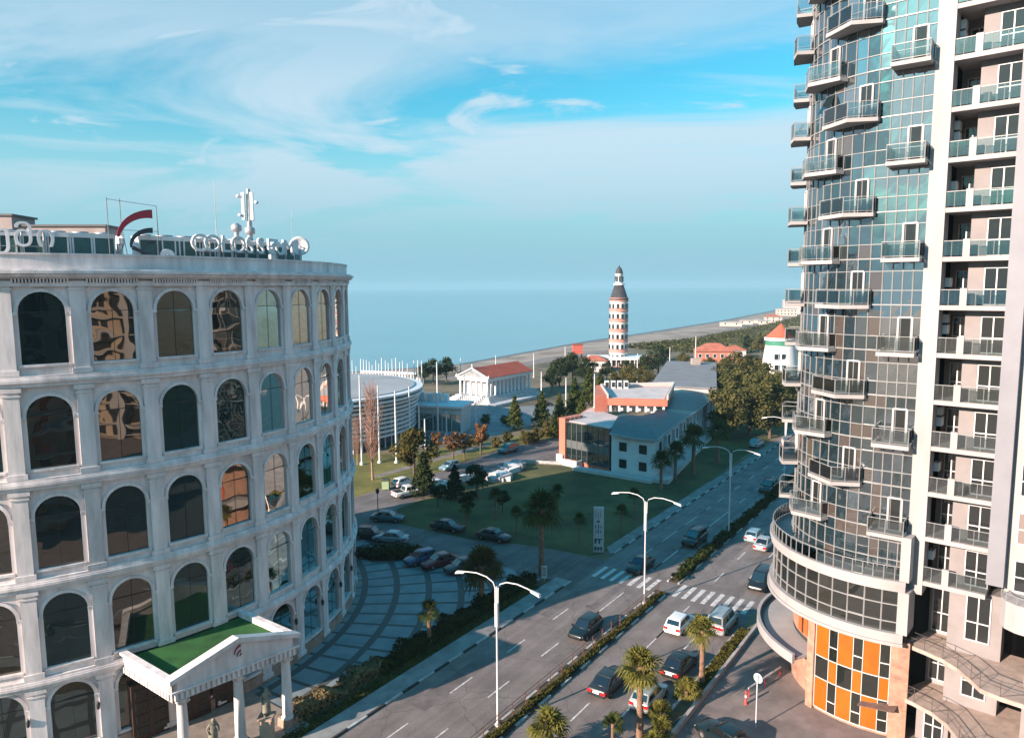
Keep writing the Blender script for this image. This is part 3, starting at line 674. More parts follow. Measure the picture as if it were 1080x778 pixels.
def text_mesh(s, size, depth):
    cu = bpy.data.curves.new('lettering', 'FONT'); cu.body = s; cu.size = size; cu.extrude = depth; cu.bevel_depth = 0.01; cu.offset = -0.005
    cu.resolution_u = 4
    o = bpy.data.objects.new('lettering', cu); COL.objects.link(o)
    dg = bpy.context.evaluated_depsgraph_get(); me = bpy.data.meshes.new_from_object(o.evaluated_get(dg))
    w = o.dimensions.x; bpy.data.objects.remove(o); bpy.data.curves.remove(cu); return me, w
def letter_sign(name, label, text, r, a_start, a_end, z, size):
    root = thing(name, label, 'sign', arc_pos(r, (a_start + a_end) / 2, z))
    n = len(text)
    for i, ch in enumerate(text):
        a = a_start + (a_end - a_start) * i / (n - 1); me, w = text_mesh(ch, size, 0.09)
        q = Vector(hp(r, a, z)); tdir = R(a + 90)
        Mx = Matrix.Translation(q - root.location) @ Matrix.Rotation(tdir, 4, 'Z') @ Matrix.Rotation(R(90), 4, 'X') @ Matrix.Translation((-w / 2, 0, 0))
        me.transform(Mx); me.materials.clear(); me.materials.append(M_white)
        o = bpy.data.objects.new('letter', me); COL.objects.link(o); o.parent = root
    st = MB()
    for i in range(n):
        a = a_start + (a_end - a_start) * i / (n - 1); q = Vector(hp(r - 0.25, a, 0))
        st.tube([(q.x, q.y, 33.4), (q.x, q.y, z + size * 0.5)], 0.06, 5)
    for i in range(n - 1):
        for zz_ in (z + 0.02, z + size * 0.45):
            st.bar(hp(r - 0.25, a_start + (a_end - a_start) * i / (n - 1), zz_), hp(r - 0.25, a_start + (a_end - a_start) * (i + 1) / (n - 1), zz_), 0.06, 0.06)
    st.build('support_frame', M_metal, root)
letter_sign('rooftop_sign', 'white rooftop capital letters in Latin script at the right end of the parapet', 'COLOSSEUM', 27.2, -37.2, -18.4, 34.7, 1.8)
letter_sign('rooftop_sign', 'white rounded rooftop letters in Georgian script cut off by the left picture edge', 'კოლოსეუმი', 27.2, -77.4, -57.4, 34.7, 2.0)
# red and dark crest on its frame
cr_ = thing('rooftop_emblem', 'red and dark crescent emblem on a thin steel frame above the parapet', 'sign', arc_pos(26.6, -46.2, 33.4))
aE = -46.2; tE = Vector((-math.sin(R(aE)), math.cos(R(aE)), 0)); qE = Vector(hp(26.6, aE, 0)); nE = Vector((math.cos(R(aE)), math.sin(R(aE)), 0))
fxe = lambda b, z, d: qE + tE * b * .9 + nE * d + Vector((0, 0, 33.4 + (z - 33.4) * .84))
m = MB(); sweep(m, fxe, 0, 1.5, 35.6, 2.15, 2.95, 172, 90, 0.9); m.build('red_crescent', mat('crest_red', (0.42, 0.025, 0.05), 0.5, 0.05), cr_)
m = MB(); sweep(m, fxe, 0.02, 1.4, 35.2, 1.3, 1.85, 185, 88, 0.85); sweep(m, fxe, 0.02, 1.5, 35.0, 0.5, 0.95, 150, 86, 0.8)
m.bar(fxe(-0.1, 35.1, 0.03), fxe(1.3, 34.4, 0.03), 0.1, 0.24); m.build('dark_crescent', mat('crest_dark', (0.03, 0.04, 0.055), 0.5, 0.05), cr_)
m = MB()
for b in (-1.6, -0.7, 1.9): m.tube([fxe(b, 33.4, -0.2), fxe(b, 39.0 if b < 1 else 38.6, -0.2)], 0.028, 5)
for z in (34.4, 36.5, 38.9): m.tube([fxe(-1.6, z, -0.2), fxe(1.9, z - (0.3 if z > 38 else 0), -0.2)], 0.018, 5)
m.tube([fxe(1.9, 38.6, -0.2), fxe(2.5, 33.4, -1.6)], 0.022, 5); m.tube([fxe(-0.7, 37, -0.2), fxe(0.2, 33.4, -1.6)], 0.022, 5)
m.build('support_frame', mat('steel_frame', (0.2, 0.2, 0.21), 0.6, 0.1), cr_)
# satellite dishes, cell mast, aerials, small cabin
def dish(label, a, r, z, rad, aim, name='satellite_dish'):
    q = arc_pos(r, a, 33.4); d = thing(name, label, 'satellite dish', q)
    ax = Vector((math.cos(R(aim)), math.sin(R(aim)), 0.25)).normalized(); c = Vector((q.x, q.y, z)); s1 = ax.cross(Vector((0, 0, 1))).normalized(); s2 = s1.cross(ax)
    v = []; f = []; n = 18
    prof = [(0.0, -0.32), (0.35, -0.28), (0.7, -0.16), (1.0, 0.0), (1.0, -0.05), (0.7, -0.22), (0.35, -0.33), (0, -0.37)]
    for rr_, dd in prof:
        for k in range(n): t_ = 2 * math.pi * k / n; v.append(c + (s1 * math.cos(t_) + s2 * math.sin(t_)) * rr_ * rad + ax * dd * rad)
    for i in range(len(prof) - 1):
        for k in range(n): f.append((i * n + k, i * n + (k + 1) % n, (i + 1) * n + (k + 1) % n, (i + 1) * n + k))
    MB().mesh(v, f, 0, True).build('reflector', M_white, d, recalc=False)
    m_ = MB(); m_.tube([(q.x, q.y, 33.4), (q.x, q.y, z)], 0.06, 6); m_.tube([c, c - ax * 0.4 * rad], 0.05, 5)
    m_.tube([c + s2 * -0.9 * rad, c + ax * 0.75 * rad], 0.025, 4); m_.build('mount', M_metal, d)
dish('big round white dish at the right end of the rooftop letters', -13.6, 26.9, 35.6, 0.85, -70)
dish('white dish on the roof just left of the red crest', -47.6, 25.2, 35.1, 0.65, -110)
dish('small white dish low in front of the chillers right of the red crest', -41.8, 27.1, 34.3, 0.5, -60)
ms = thing('cell_mast', 'thick cell phone mast with white panel antennas above the rooftop letters', 'antenna mast', arc_pos(25.0, -22.6, 33.4))
q = Vector(hp(25.0, -22.6, 0)); m = MB(); m.tube([(q.x, q.y, 33.4), (q.x, q.y, 40.0)], [0.28, 0.16], 8); m.lathe([(0.25, 36.3), (0.42, 36.45), (0.42, 36.85), (0.25, 36.95)], q.x, q.y, 10); m.build('pole', M_metal, ms)
for i, (dx, dy) in enumerate(((0.45, -0.3), (-0.45, -0.25), (0.1, 0.5))):
    MB().box(q.x + dx * .8 - 0.12, q.x + dx * .8 + 0.12, q.y + dy - 0.1, q.y + dy + 0.1, 37.5, 39.7).build('panel_antenna', M_white, ms)
    MB().bar((q.x, q.y, 38.2), (q.x + dx, q.y + dy, 38.2), 0.06, 0.06).build('bracket', M_metal, ms)
for zz_, dx in ((39.4, -0.7), (37.9, -0.6), (38.9, 0.75)):
    MB().lathe([(0.05, 0), (0.17, 0.05), (0.19, 0.2), (0.08, 0.26)], q.x + dx, q.y - 0.35, 10, z0=zz_ - 0.15).build('drum_antenna', M_white, ms)
vt = thing('roof_ventilator', 'mushroom topped steel ventilator pipe left of the cell mast', 'ventilator', arc_pos(25.5, -27.0, 33.4)); q = Vector(hp(25.5, -27.0, 0))
MB().lathe([(0.2, 33.4), (0.2, 36.5)], q.x, q.y, 10).build('pipe', M_metal, vt); MB().lathe([(0.22, 36.4), (0.42, 36.55), (0.42, 36.9), (0.15, 37.1)], q.x, q.y, 10).build('cowl', M_metal, vt)
for a, h, lb in ((-29.5, 40.2, 'thin tall whip aerial left of the cell mast'), (-5.5, 39.0, 'thin whip aerial right of the round white dish')):
    q = Vector(hp(24.5, a, 0)); ae = MB().tube([(q.x, q.y, 33.4), (q.x, q.y, 35.4), (q.x, q.y, h)], [0.06, 0.035, 0.015], 5).build('whip_aerial', M_metal); tag(ae, lb, 'aerial')
cb = thing('roof_cabin', 'small white framed roof cabin at the right end of the hotel roof', 'rooftop cabin', arc_pos(25.5, -8, 33.4))
fr_ = Fr(hp(25.9, -13, 0)[:2], (-math.sin(R(-8)), math.cos(R(-8))))
m = MB(); m.box(0, 2.2, -2.0, 0, 33.4, 35.6, T=fr_); m.build('wall', mat('cabin_wall', (0.5, 0.44, 0.4), 0.8, 0.1), cb)
m = MB(); m.box(-0.2, 2.4, -2.2, 0.2, 35.6, 35.85, T=fr_); m.build('roof', M_roofgrey, cb)
m = MB(); m.box(0.4, 1.7, 0.003, 0.09, 34.1, 35.3, T=fr_); f_ = m.build('window', M_white, cb); MB().box(0.6, 1.5, 0.092, 0.11, 34.3, 35.1, T=fr_).build('pane', M_hglass2, f_)
# ------------------------------------------------------------------ the apartment tower on the right
TC = Vector((30.0, 55.4, 0)); TR = 7.2; FH = 3.14; TZ0 = 11.75; NF = 17
M_tw = mat('tower_white_render', (0.39, 0.365, 0.36), 0.75, 0.08, 0.5, 0.05, 5, stretch=(1, 1, 0.4))
M_tpink = mat('tower_beige_render', (0.28, 0.25, 0.247), 0.85, 0.08, 0.6, 0.05, 6)
M_tgrey = mat('tower_grey_cladding', (0.24, 0.24, 0.265), 0.6, 0.06, 0.4)
M_tsal = mat('salmon_stone', (0.44, 0.25, 0.175), 0.7, 0.22, 1.6, 0.1, 6)
M_or = mat('orange_panel', (0.60, 0.105, 0.004), 0.45, 0.10, 0.6)
M_alu = mat('white_aluminium', (0.62, 0.60, 0.60), 0.45, 0.06, 2)
M_mull = mat('mullion', (0.30, 0.30, 0.30), 0.4, 0.1, 2)
GL = [glass_mat('curtain_glass_a', (0.020, 0.040, 0.050), 0.34, 0.02, (0.78, 0.76, 0.80), 0.10, 0.6),
      glass_mat('curtain_glass_b', (0.014, 0.028, 0.034), 0.24, 0.02, (0.72, 0.72, 0.76), 0.16, 0.5),
      glass_mat('curtain_glass_c', (0.085, 0.065, 0.055), 0.18, 0.03, (0.7, 0.8, 0.85), 0.10, 0.7),
      glass_mat('curtain_glass_d', (0.05, 0.07, 0.075), 0.46, 0.02, (0.84, 0.79, 0.82), 0.06, 0.4)]
M_pane = glass_mat('window_pane', (0.022, 0.024, 0.024), 0.03, 0.03, (0.8, 0.85, 0.9), 0.1, 0.5)
M_curt = glass_mat('window_with_curtain', (0.26, 0.20, 0.18), 0.08, 0.05)
M_rail_glass = clear_glass('balcony_glass', (0.78, 0.83, 0.83), 0.14)
M_floor = mat('balcony_floor', (0.30, 0.26, 0.245), 0.9, 0.15, 1)
TOP = TZ0 + NF * FH
tower = thing('apartment_tower', 'tall apartment tower with a curved glass front, stacked balconies and orange panelled base', 'apartment tower', TC)
LE = Vector((0.76, -0.65, 0)).normalized(); LP0 = Vector((27.9, 47.9, 0)); LF = Fr(LP0, LE)   # straight facade frame
TH_END = 231.0                                # where the drum turns straight
pe = Vector((TC.x + TR * math.cos(R(TH_END)), TC.y + TR * math.sin(R(TH_END)), 0))
pq = LF(-0.62, 0.0, 0); fl_dir = (pq - pe).normalized(); fl_len = (pq - pe).length
def facade(u, d, z):
    """u in metres along the glazed front: curved part first, then the straight part; d outwards"""
    ulen = TR * R(TH_END - 100)
    if u <= ulen:
        a = R(100) + u / TR; return Vector((TC.x + (TR + d) * math.cos(a), TC.y + (TR + d) * math.sin(a), z))
    n = Vector((fl_dir.y, -fl_dir.x, 0)); return pe + fl_dir * (u - ulen) + n * d + Vector((0, 0, z))
ULEN = TR * R(TH_END - 100)
def U(th): return TR * R(th - 100)
NP = 20; us = [ULEN * i / NP for i in range(NP + 1)] + [ULEN + fl_len * i / 4 for i in range(1, 5)]
rnd = random.Random(11)
# storeys of glazing: one curtain_wall part per storey with its mullions below it
for f in range(NF):
    z = TZ0 + f * FH; g = MB(); m = MB(); zs = [z + 0.0, z + 0.98, z + 2.28, z + FH]
    for i in range(len(us) - 1):
        u0, u1 = us[i], us[i + 1]; room = rnd.random()
        for j in range(3):
            k = rnd.random(); low = f < 6
            mi = (2 if k < (0.30 if low else 0.06) else 1 if k < 0.62 else 0) if room < 0.75 else (1 if low else 3)
            j1, j2, j3 = (rnd.uniform(-0.006, 0.006) for _ in range(3))
            if i >= NP and f >= 4: mi = 3
            pts = [facade(u0, j1, zs[j]), facade(u1, j2, zs[j]), facade(u1, j3, zs[j + 1]), facade(u0, j2, zs[j + 1])]
            g.face(pts, mi)
        m.bar(facade(u0, 0.03, z), facade(u0, 0.03, z + FH), 0.045, 0.08)
    for zz_ in zs[:3]:
        for i in range(len(us) - 1): m.bar(facade(us[i], 0.03, zz_), facade(us[i + 1], 0.03, zz_), 0.075, 0.045 if zz_ > z + 0.1 else 0.08)
    cw_ = g.build('curtain_wall', GL, tower)
    # outward normals for the reflecting panes
    for p in cw_.data.polygons:
        c = p.center + tower.location - Vector((TC.x + 2.0, TC.y + 1.0, 0)); 
        if p.normal.dot(Vector((c.x, c.y, 0))) < 0: p.flip()
    m.build('mullion_grid', M_mull, cw_)
# dark core behind the glass so that nothing shows through the joints
core = MB(); cp = [facade(u, -0.35, 0) for u in us] + [LF(-0.62, -3.3, 0), LF(5.4, -3.3, 0), LF(5.4, -14, 0), LF(-2, -16, 0)]
core.prism([(p.x, p.y) for p in cp], 0.0, TOP - 0.02); core.build('core', mat('core_dark', (0.05, 0.05, 0.05), 0.9, 0), tower)
# balconies on the glazed front
def balcony(u0, u1, d, z, seg, door_u=None, kink=None):
    s = MB(); pts_in = [facade(u0 + (u1 - u0) * i / seg, 0.06, 0) for i in range(seg + 1)]
    if kink: ou = [facade(u0, kink[0], 0)] + [facade(u0 + (u1 - u0) * k, kk, 0) for k, kk in kink[1:-1]] + [facade(u1, kink[-1], 0)]
    else: ou = [facade(u0 + (u1 - u0) * i / seg, d, 0) for i in range(seg + 1)]
    s.prism([(p.x, p.y) for p in pts_in + ou[::-1]], z - 0.28, z - 0.02)
    o = s.build('balcony', M_tw, tower)
    path = [pts_in[0]] + ou + [pts_in[-1]]
    c = sum((Vector((p.x, p.y, 0)) for p in path), Vector()) / len(path)
    path = [c + (p - c) * 0.965 for p in path]; path = [Vector((p.x, p.y, 0)) for p in path]
    gm, rm = MB(), MB()
    for a, b_ in zip(path, path[1:]):
        L_ = (b_ - a).length; n = max(1, round(L_ / 1.15))
        if L_ < 0.05: continue
        for i in range(n):
            p, q_ = a.lerp(b_, i / n), a.lerp(b_, (i + 1) / n); dv = (q_ - p).normalized() * 0.05
            zv = lambda v, h: Vector((v.x, v.y, z + h))
            gm.bar(zv(p + dv, 0.56), zv(q_ - dv, 0.56), 0.016, 0.84)
            rm.bar(zv(p, -0.02), zv(p, 1.06), 0.04, 0.04)
        rm.bar(zv(a, 1.06), zv(b_, 1.06), 0.045, 0.04); rm.bar(zv(a, 0.1), zv(b_, 0.1), 0.03, 0.03)
        rm.bar(zv(b_, -0.02), zv(b_, 1.06), 0.05, 0.05)
    gm.build('glass_railing', M_rail_glass, o); rm.build('rail', M_mull, o)
    if door_u is not None:
        dm = MB(); w = 0.85
        for du in (-w / 2, w / 2): dm.bar(facade(door_u + du, 0.07, z), facade(door_u + du, 0.07, z + 2.3), 0.09, 0.1)
        dm.bar(facade(door_u - w / 2, 0.07, z + 2.3), facade(door_u + w / 2, 0.07, z + 2.3), 0.09, 0.1)
        d_ = dm.build('balcony_door', M_alu, tower)
        MB().face([facade(door_u - w / 2, 0.055, z), facade(door_u + w / 2, 0.055, z), facade(door_u + w / 2, 0.055, z + 2.3), facade(door_u - w / 2, 0.055, z + 2.3)]).build('pane', M_pane, d_, recalc=False)
    return o
for f in range(1, NF):
    z = TZ0 + f * FH
    if f % 2 == 1:                             # straight stack, angled stack, far left stack
        balcony(ULEN + 0.05, ULEN + fl_len - 0.12, 1.35, z, 1, ULEN + fl_len * 0.62)
        balcony(U(181), U(207), 1.2, z, 3, U(197), kink=(1.0, (0.45, 1.75), 0.9))
        balcony(U(146), U(163), 1.2, z, 2, None)
    else:
        balcony(U(198), U(226), 1.2, z, 3, U(218), kink=(1.05, (0.62, 1.75), 0.55))
        balcony(U(153), U(173), 1.3, z, 2, U(165))
# an opened window leaf high on the front
ow = MB(); zt = TZ0 + 10 * FH + 0.1
ow.face([facade(U(192), 0.06, zt + 2.2), facade(U(198.5), 0.06, zt + 2.2), facade(U(199.5), 0.75, zt + 0.9), facade(U(191), 0.75, zt + 0.9)])
ow.build('open_window', GL[1], tower)

# pillar, loggias, pilaster, right-hand wing
m = MB(); m.box(-0.62, 0.42, -1.2, 0.22, TZ0 - 1.0, TOP + 1, T=LF); m.build('pillar', M_tw, tower)
for f in range(0, NF):
    z = TZ0 + f * FH
    lg = MB(); lg.box(0.42, 4.05, -3.0, 0.18, z - 0.30, z, T=LF); lo = lg.build('loggia', M_tw, tower)
    m = MB(); m.box(1.75, 2.62, -3.0, -0.95, z, z + FH - 0.30, T=LF)
    m.box(2.62, 4.05, -1.25, -1.0, z + 2.45, z + FH - 0.30, T=LF); m.build('back_wall', M_tpink, lo)
    m = MB(); m.box(0.42, 1.75, -3.02, -2.9, z, z + FH - 0.3, T=LF); m.build('recess_wall', mat('recess_wall', (0.36, 0.33, 0.325), 0.8, 0.1, 1), lo)
    # double door to the right bay
    def dbl(s0, s1, d, z0, z1, par, name='double_door', trans_=True, curtain=False):
        fm = MB(); w = 0.075
        for s_ in (s0, (s0 + s1) / 2 - w / 2, s1 - w): fm.box(s_, s_ + w, d, d + 0.08, z0, z1, T=LF)
        zz2 = [z0, z1 - w] + ([z0 + (z1 - z0) * 0.40] if trans_ else [])
        for z_ in zz2:
            for a_, b_ in ((s0 + w, (s0 + s1) / 2 - w / 2), ((s0 + s1) / 2 + w / 2, s1 - w)): fm.box(a_, b_, d, d + 0.08, z_, z_ + w, T=LF)
        o = fm.build(name, M_alu, par)
        gm = MB(); gm.box(s0 + 0.02, s1 - 0.02, d - 0.04, d + 0.02, z0 + 0.02, z1 - 0.02, T=LF); gm.build('pane', M_curt if curtain else M_pane, o); return o
    dbl(2.63, 4.04, -1.05, z + 0.02, z + 2.45, lo)
    dbl(0.75, 1.70, -2.88, z + 0.02, z + 2.3, lo)
    # railing: glass, rail and a white post block in the middle
    rm = MB(); rm.bar(LF(0.42, 0.1, z + 1.02), LF(4.05, 0.1, z + 1.02), 0.045, 0.045)
    for s_ in (0.9, 2.4, 3.2): rm.bar(LF(s_, 0.1, z), LF(s_, 0.1, z + 1.0), 0.03, 0.03)
    gm = MB(); gm.box(0.44, 1.52, 0.09, 0.106, z + 0.08, z + 0.97, T=LF); gm.box(1.94, 4.04, 0.09, 0.106, z + 0.08, z + 0.97, T=LF)
    pm_ = MB(); pm_.box(1.53, 1.93, 0.0, 0.185, z + 0.003, z + 1.12, T=LF)
    pm_.build('post_block', M_tw, lo); gm.build('glass_railing', M_rail_glass, lo); rm.build('rail', M_mull, lo)
    if f % 3 != 1:                              # split air conditioners hung on the left cheek
        am = MB(); am.box(0.43, 0.75, -1.9, -1.1, z + 1.2, z + 1.8, T=LF)
        if f % 2: am.box(0.43, 0.73, -1.9, -1.1, z + 1.95, z + 2.5, T=LF)
        am.build('air_conditioner', M_white, lo)
    if f % 4 == 2:
        MB().box(2.05, 2.45, -0.6, -0.25, z + 0.003, z + 0.7, T=LF).build('storage_box', mat('storage_box', (0.04, 0.06, 0.06), 0.6, 0.1), lo)
m = MB(); m.box(4.05, 5.0, -3, 0.42, 12.6, TOP + 1, T=LF); m.build('pilaster', M_tgrey, tower)
m = MB(); m.box(0.42, 4.05, -3.1, -3.02, TZ0, TOP, T=LF); m.build('cheek_wall', M_tpink, tower)
# right wing beyond the pilaster: white wall, one wide window a storey
m = MB(); m.box(5.0, 16, -8, -0.25, 9.8, TOP + 1, T=LF); m.build('wing_wall', M_tw, tower)
red = mat('red_curtain', (0.30, 0.03, 0.05), 0.8, 0.1)
for f in range(0, NF):
    z = TZ0 + f * FH
    fm = MB(); s0, s1, d = 5.45, 7.6, -0.247
    for s_ in (s0, 6.5, s1 - 0.08): fm.box(s_, s_ + 0.08, d, d + 0.07, z + 0.55, z + 2.65, T=LF)
    for z_ in (z + 0.55, z + 1.5, z + 2.57): fm.box(s0 + 0.08, s1 - 0.08, d, d + 0.066, z_, z_ + 0.08, T=LF)
    o = fm.build('wing_window', M_alu, tower)
    MB().box(s0 + 0.01, s1 - 0.01, d, d + 0.03, z + 0.57, z + 2.62, T=LF).build('pane', [M_curt, M_pane, red][(0 if f % 3 == 1 else 1) if f != 5 else 2], o)
m = MB(); m.prism([(p.x, p.y) for p in [facade(u, 0.3, 0) for u in us] + [LF(16, 0.3, 0), LF(16, -14, 0), LF(-2, -16, 0)]], TOP, TOP + 0.9); m.build('roof', M_tw, tower)

# podium: white band, tall glazing, terrace parapet, orange base, canopy
TH0, TH1 = 100.0, 248.5; PR = 8.6
g = MB(); m = MB(); npn = 20; zs = [8.05, 8.75, 10.0, 11.05]
for i in range(npn):
    a0, a1 = TH0 + (TH1 - 1.6 - TH0) * i / npn, TH0 + (TH1 - 1.6 - TH0) * (i + 1) / npn
    P_ = lambda a, r, z: Vector((TC.x + r * math.cos(R(a)), TC.y + r * math.sin(R(a)), z))
    for z0, z1 in zip(zs, zs[1:]): g.face([P_(a0, PR, z0), P_(a1, PR, z0), P_(a1, PR, z1), P_(a0, PR, z1)], 1 if (i * 7) % 5 else 0)
    m.bar(P_(a0, PR + 0.03, 8.05), P_(a0, PR + 0.03, 11.05), 0.07, 0.08)
    for z_ in zs[1:3]: m.bar(P_(a0, PR + 0.03, z_), P_(a1, PR + 0.03, z_), 0.07, 0.07)
M_pod = [glass_mat('podium_glass_a', (0.035, 0.032, 0.028), 0.10, 0.02, (0.85, 0.9, 0.9), 0.15, 0.3), glass_mat('podium_glass_b', (0.020, 0.020, 0.018), 0.12, 0.02, (0.85, 0.9, 0.9), 0.15, 0.3)]
pg = g.build('podium_glazing', M_pod, tower); m.build('mullion_grid', M_mull, pg)
for p in pg.data.polygons:
    if p.normal.dot(Vector((p.center.x, p.center.y, 0))) < 0: p.flip()
m = MB(); m.arc(TC, 6.5, 8.95, TH0, TH1, 7.35, 8.05, 40); m.arc(TC, 8.3, 9.08, TH0, TH1, 7.2, 7.42, 40); m.build('lower_band', M_tw, tower)
m = MB(); m.arc(TC, 6.0, 8.9, TH0, TH1, 11.05, 11.72, 40); m.arc(TC, 8.5, 9.0, TH0, TH1, 11.5, 11.82, 40); ub = m.build('terrace_slab', M_tw, tower)
gm = MB(); rm = MB()
for i in range(34):
    a0, a1 = TH0 + (TH1 - TH0) * i / 34, TH0 + (TH1 - TH0) * (i + 1) / 34
    gm.bar(P_(a0 + 0.3, 8.78, 12.25), P_(a1 - 0.3, 8.78, 12.25), 0.016, 0.78); rm.bar(P_(a0, 8.78, 11.8), P_(a0, 8.78, 12.78), 0.05, 0.05); rm.bar(P_(a0, 8.78, 12.78), P_(a1, 8.78, 12.78), 0.05, 0.05)
gm.build('glass_railing', M_rail_glass, ub); rm.build('rail', M_mull, ub)
# end frame of the podium
pf = P_(TH1, 8.6, 0); m = MB(); ef = Fr((pf.x, pf.y), LE)
m.box(-0.32, 0.36, -1.6, 0.34, 8.05, 11.05, T=ef); m.box(-0.3, 0.30, -1.5, 0.30, 11.8, 14.9, T=ef); m.build('end_frame', M_tw, tower)
# base: salmon pillars, orange checker panels between dark windows
M_bw = glass_mat('base_window', (0.015, 0.017, 0.015), 0.10, 0.03, (0.9, 0.9, 0.85), 0.1, 0.5)
bz = [0.25, 2.65, 4.35, 7.2]; BR = 8.15
A_b0, A_b1 = 208, 244.5
core2 = MB(); core2.arc(TC, 5.0, BR - 0.06, 202, 252, 0, 7.2, 20); core2.arc(TC, 4.5, 6.8, 100, 202, 0, 7.2, 24); core2.build('base_wall', M_tsal, tower)
npan = 6; wid = [1.25, 0.75] * 3; tot = sum(wid); acc = A_b0
fmull = MB(); pan = 0
for i, w in enumerate(wid):
    a0, a1 = acc, acc + (A_b1 - A_b0) * w / tot; acc = a1
    for j in range(3):
        orange = (i % 2 == 0) if j != 1 else (i % 2 == 1)
        q = MB(); q.arc(TC, BR - 0.1, BR, a0, a1, bz[j], bz[j + 1], 2)
        o = q.build('orange_panel' if orange else 'base_window', M_or if orange else M_bw, tower)
        if not orange and j != 1:
            zc = bz[j] + (bz[j + 1] - bz[j]) * 0.36
            q = MB(); q.arc(TC, BR, BR + 0.04, a0, a1, zc, zc + 0.07, 2); q.build('glazing_bar', M_alu, o)
    fmull.arc(TC, BR, BR + 0.05, a0 - 0.15, a0 + 0.15, bz[0], bz[3], 1)
fmull.arc(TC, BR, BR + 0.05, acc - 0.15, acc + 0.15, bz[0], bz[3], 1)
for z_ in bz: fmull.arc(TC, BR, BR + 0.045, A_b0, A_b1, z_ - 0.03, z_ + 0.03, 12)
fmull.build('panel_frames', M_alu, tower)
m = MB(); m.arc(TC, BR - 0.3, BR + 0.22, A_b0 - 4.4, A_b0 - 0.2, 0, 7.2, 3); m.build('stone_pillar', M_tsal, tower); m = MB(); m.arc(TC, BR - 0.3, BR + 0.2, A_b1 + 0.2, 252.5, 0, 7.2, 4); m.build('stone_pillar', M_tsal, tower)
m = MB(); m.arc(TC, 6.7, 6.95, 150, 203, 4.3, 7.2, 10); m.arc(TC, 6.7, 7.0, 150, 203, 0, 3.4, 14); m.build('stone_base', M_tsal, tower)
for a in (180, 187, 194): MB().arc(TC, 6.95, 7.02, a, a + 4.2, 4.45, 6.7, 2).build('orange_panel', mat('orange_red_panel', (0.62, 0.13, 0.03), 0.5, 0.1), tower)
for a in (184.9, 191.9, 198.9): MB().arc(TC, 6.95, 7.01, a, a + 1.1, 4.45, 6.7, 1).build('base_window', M_bw, tower)
cn = MB(); cn.arc(TC, 6.9, 9.75, 120, 203, 3.75, 3.95, 30); cn.arc(TC, 9.55, 9.8, 120, 203.4, 3.6, 4.35, 30); cn.build('canopy', M_tw, tower)
MB().arc(TC, 9.25, 9.5, 120, 202.6, 3.95, 4.05, 30).build('canopy_gutter', M_dark, tower)
m = MB(); m.hexa([LF(-3.0, 1.4, 1.9), LF(-0.6, 1.5, 2.3), LF(-0.5, 0.6, 2.6), LF(-2.6, 0.3, 2.6), LF(-3.0, 1.4, 1.98), LF(-0.6, 1.5, 2.38), LF(-0.5, 0.6, 2.68), LF(-2.6, 0.3, 2.68)]); m.build('entrance_awning', mat('awning_brown', (0.12, 0.075, 0.06), 0.7, 0.2), tower)

# lower right: wall with french doors, two curved terraces with thin rails, rounded bay with dark passage
m = MB(); m.box(0.42, 1.9, -3.0, -2.9, 0, TZ0 - 0.3, T=LF); m.build('recess_wall', MATS['recess_wall'], tower)
m = MB(); m.box(1.9, 5.0, -2.6, -0.9, 0, TZ0 - 0.3, T=LF); m.build('lower_wall', M_tpink, tower)
for z0, z1, s0, s1 in ((8.0, 11.2, 2.9, 4.35), (4.0, 6.7, 2.9, 4.35), (0.3, 3.0, 3.0, 4.4)):
    dbl(s0, s1, -0.897, z0, z1, tower)
for z0, z1, s0, s1, d in ((7.2, 10.6, 0.6, 1.8, -2.88), (3.5, 6.6, 0.6, 1.8, -2.88), (0.2, 3.0, 0.9, 2.1, -0.4)):
    dbl(s0, s1, d, z0, z1, tower)
m = MB(); m.box(0.42, 2.4, -2.4, -0.45, 0, 3.0, T=LF); m.build('lower_wall', M_tpink, tower)
m = MB(); m.box(5.0, 16, -9, -7.5, 0, 9.8, T=LF); m.build('passage_wall', mat('passage_wall', (0.22, 0.16, 0.13), 0.85, 0.1), tower)
M_terr = mat('terrace_tile', (0.44, 0.34, 0.29), 0.85, 0.15, 1.5)
def terrace(z, edge, name='curved_terrace'):
    pts = [LF(s, d, 0) for s, d in edge]
    back_ = [LF(edge[-1][0], -2.5, 0), LF(0.42, -2.85, 0)]
    q = MB(); q.prism([(p.x, p.y) for p in pts + back_], z - 0.28, z); o = q.build(name, M_terr, tower)
    q = MB()
    for i in range(len(pts) - 1):
        a, b_ = pts[i] , pts[i + 1]; inn = LF(2.4, -3, 0)
        a2, b2 = a + (inn - a).normalized() * 0.08, b_ + (inn - b_).normalized() * 0.08
        for h in (1.0, 0.55): q.tube([a2 + Vector((0, 0, z + h)), b2 + Vector((0, 0, z + h))], 0.022, 4)
        q.tube([a2 + Vector((0, 0, z)), a2 + Vector((0, 0, z + 1.0))], 0.022, 4)
        if i % 2 == 0: q.tube([a2 + Vector((0, 0, z)), b2 + Vector((0, 0, z + 1.0))], 0.015, 4)
    q.build('railing', mat('rusty_railing', (0.09, 0.07, 0.06), 0.7, 0.2, 5), o)
    return o
terrace(7.0, [(-0.55, 0.15), (0.8, 0.55), (2.0, 1.0), (3.0, 1.75), (3.9, 2.8), (4.5, 3.6), (5.6, 3.9), (7.5, 4.0)])
terrace(3.2, [(-0.9, 0.5), (0.4, 0.8), (1.6, 1.3), (2.7, 2.2), (3.6, 3.6), (4.2, 4.6), (5.5, 5.2), (7.5, 5.4)])
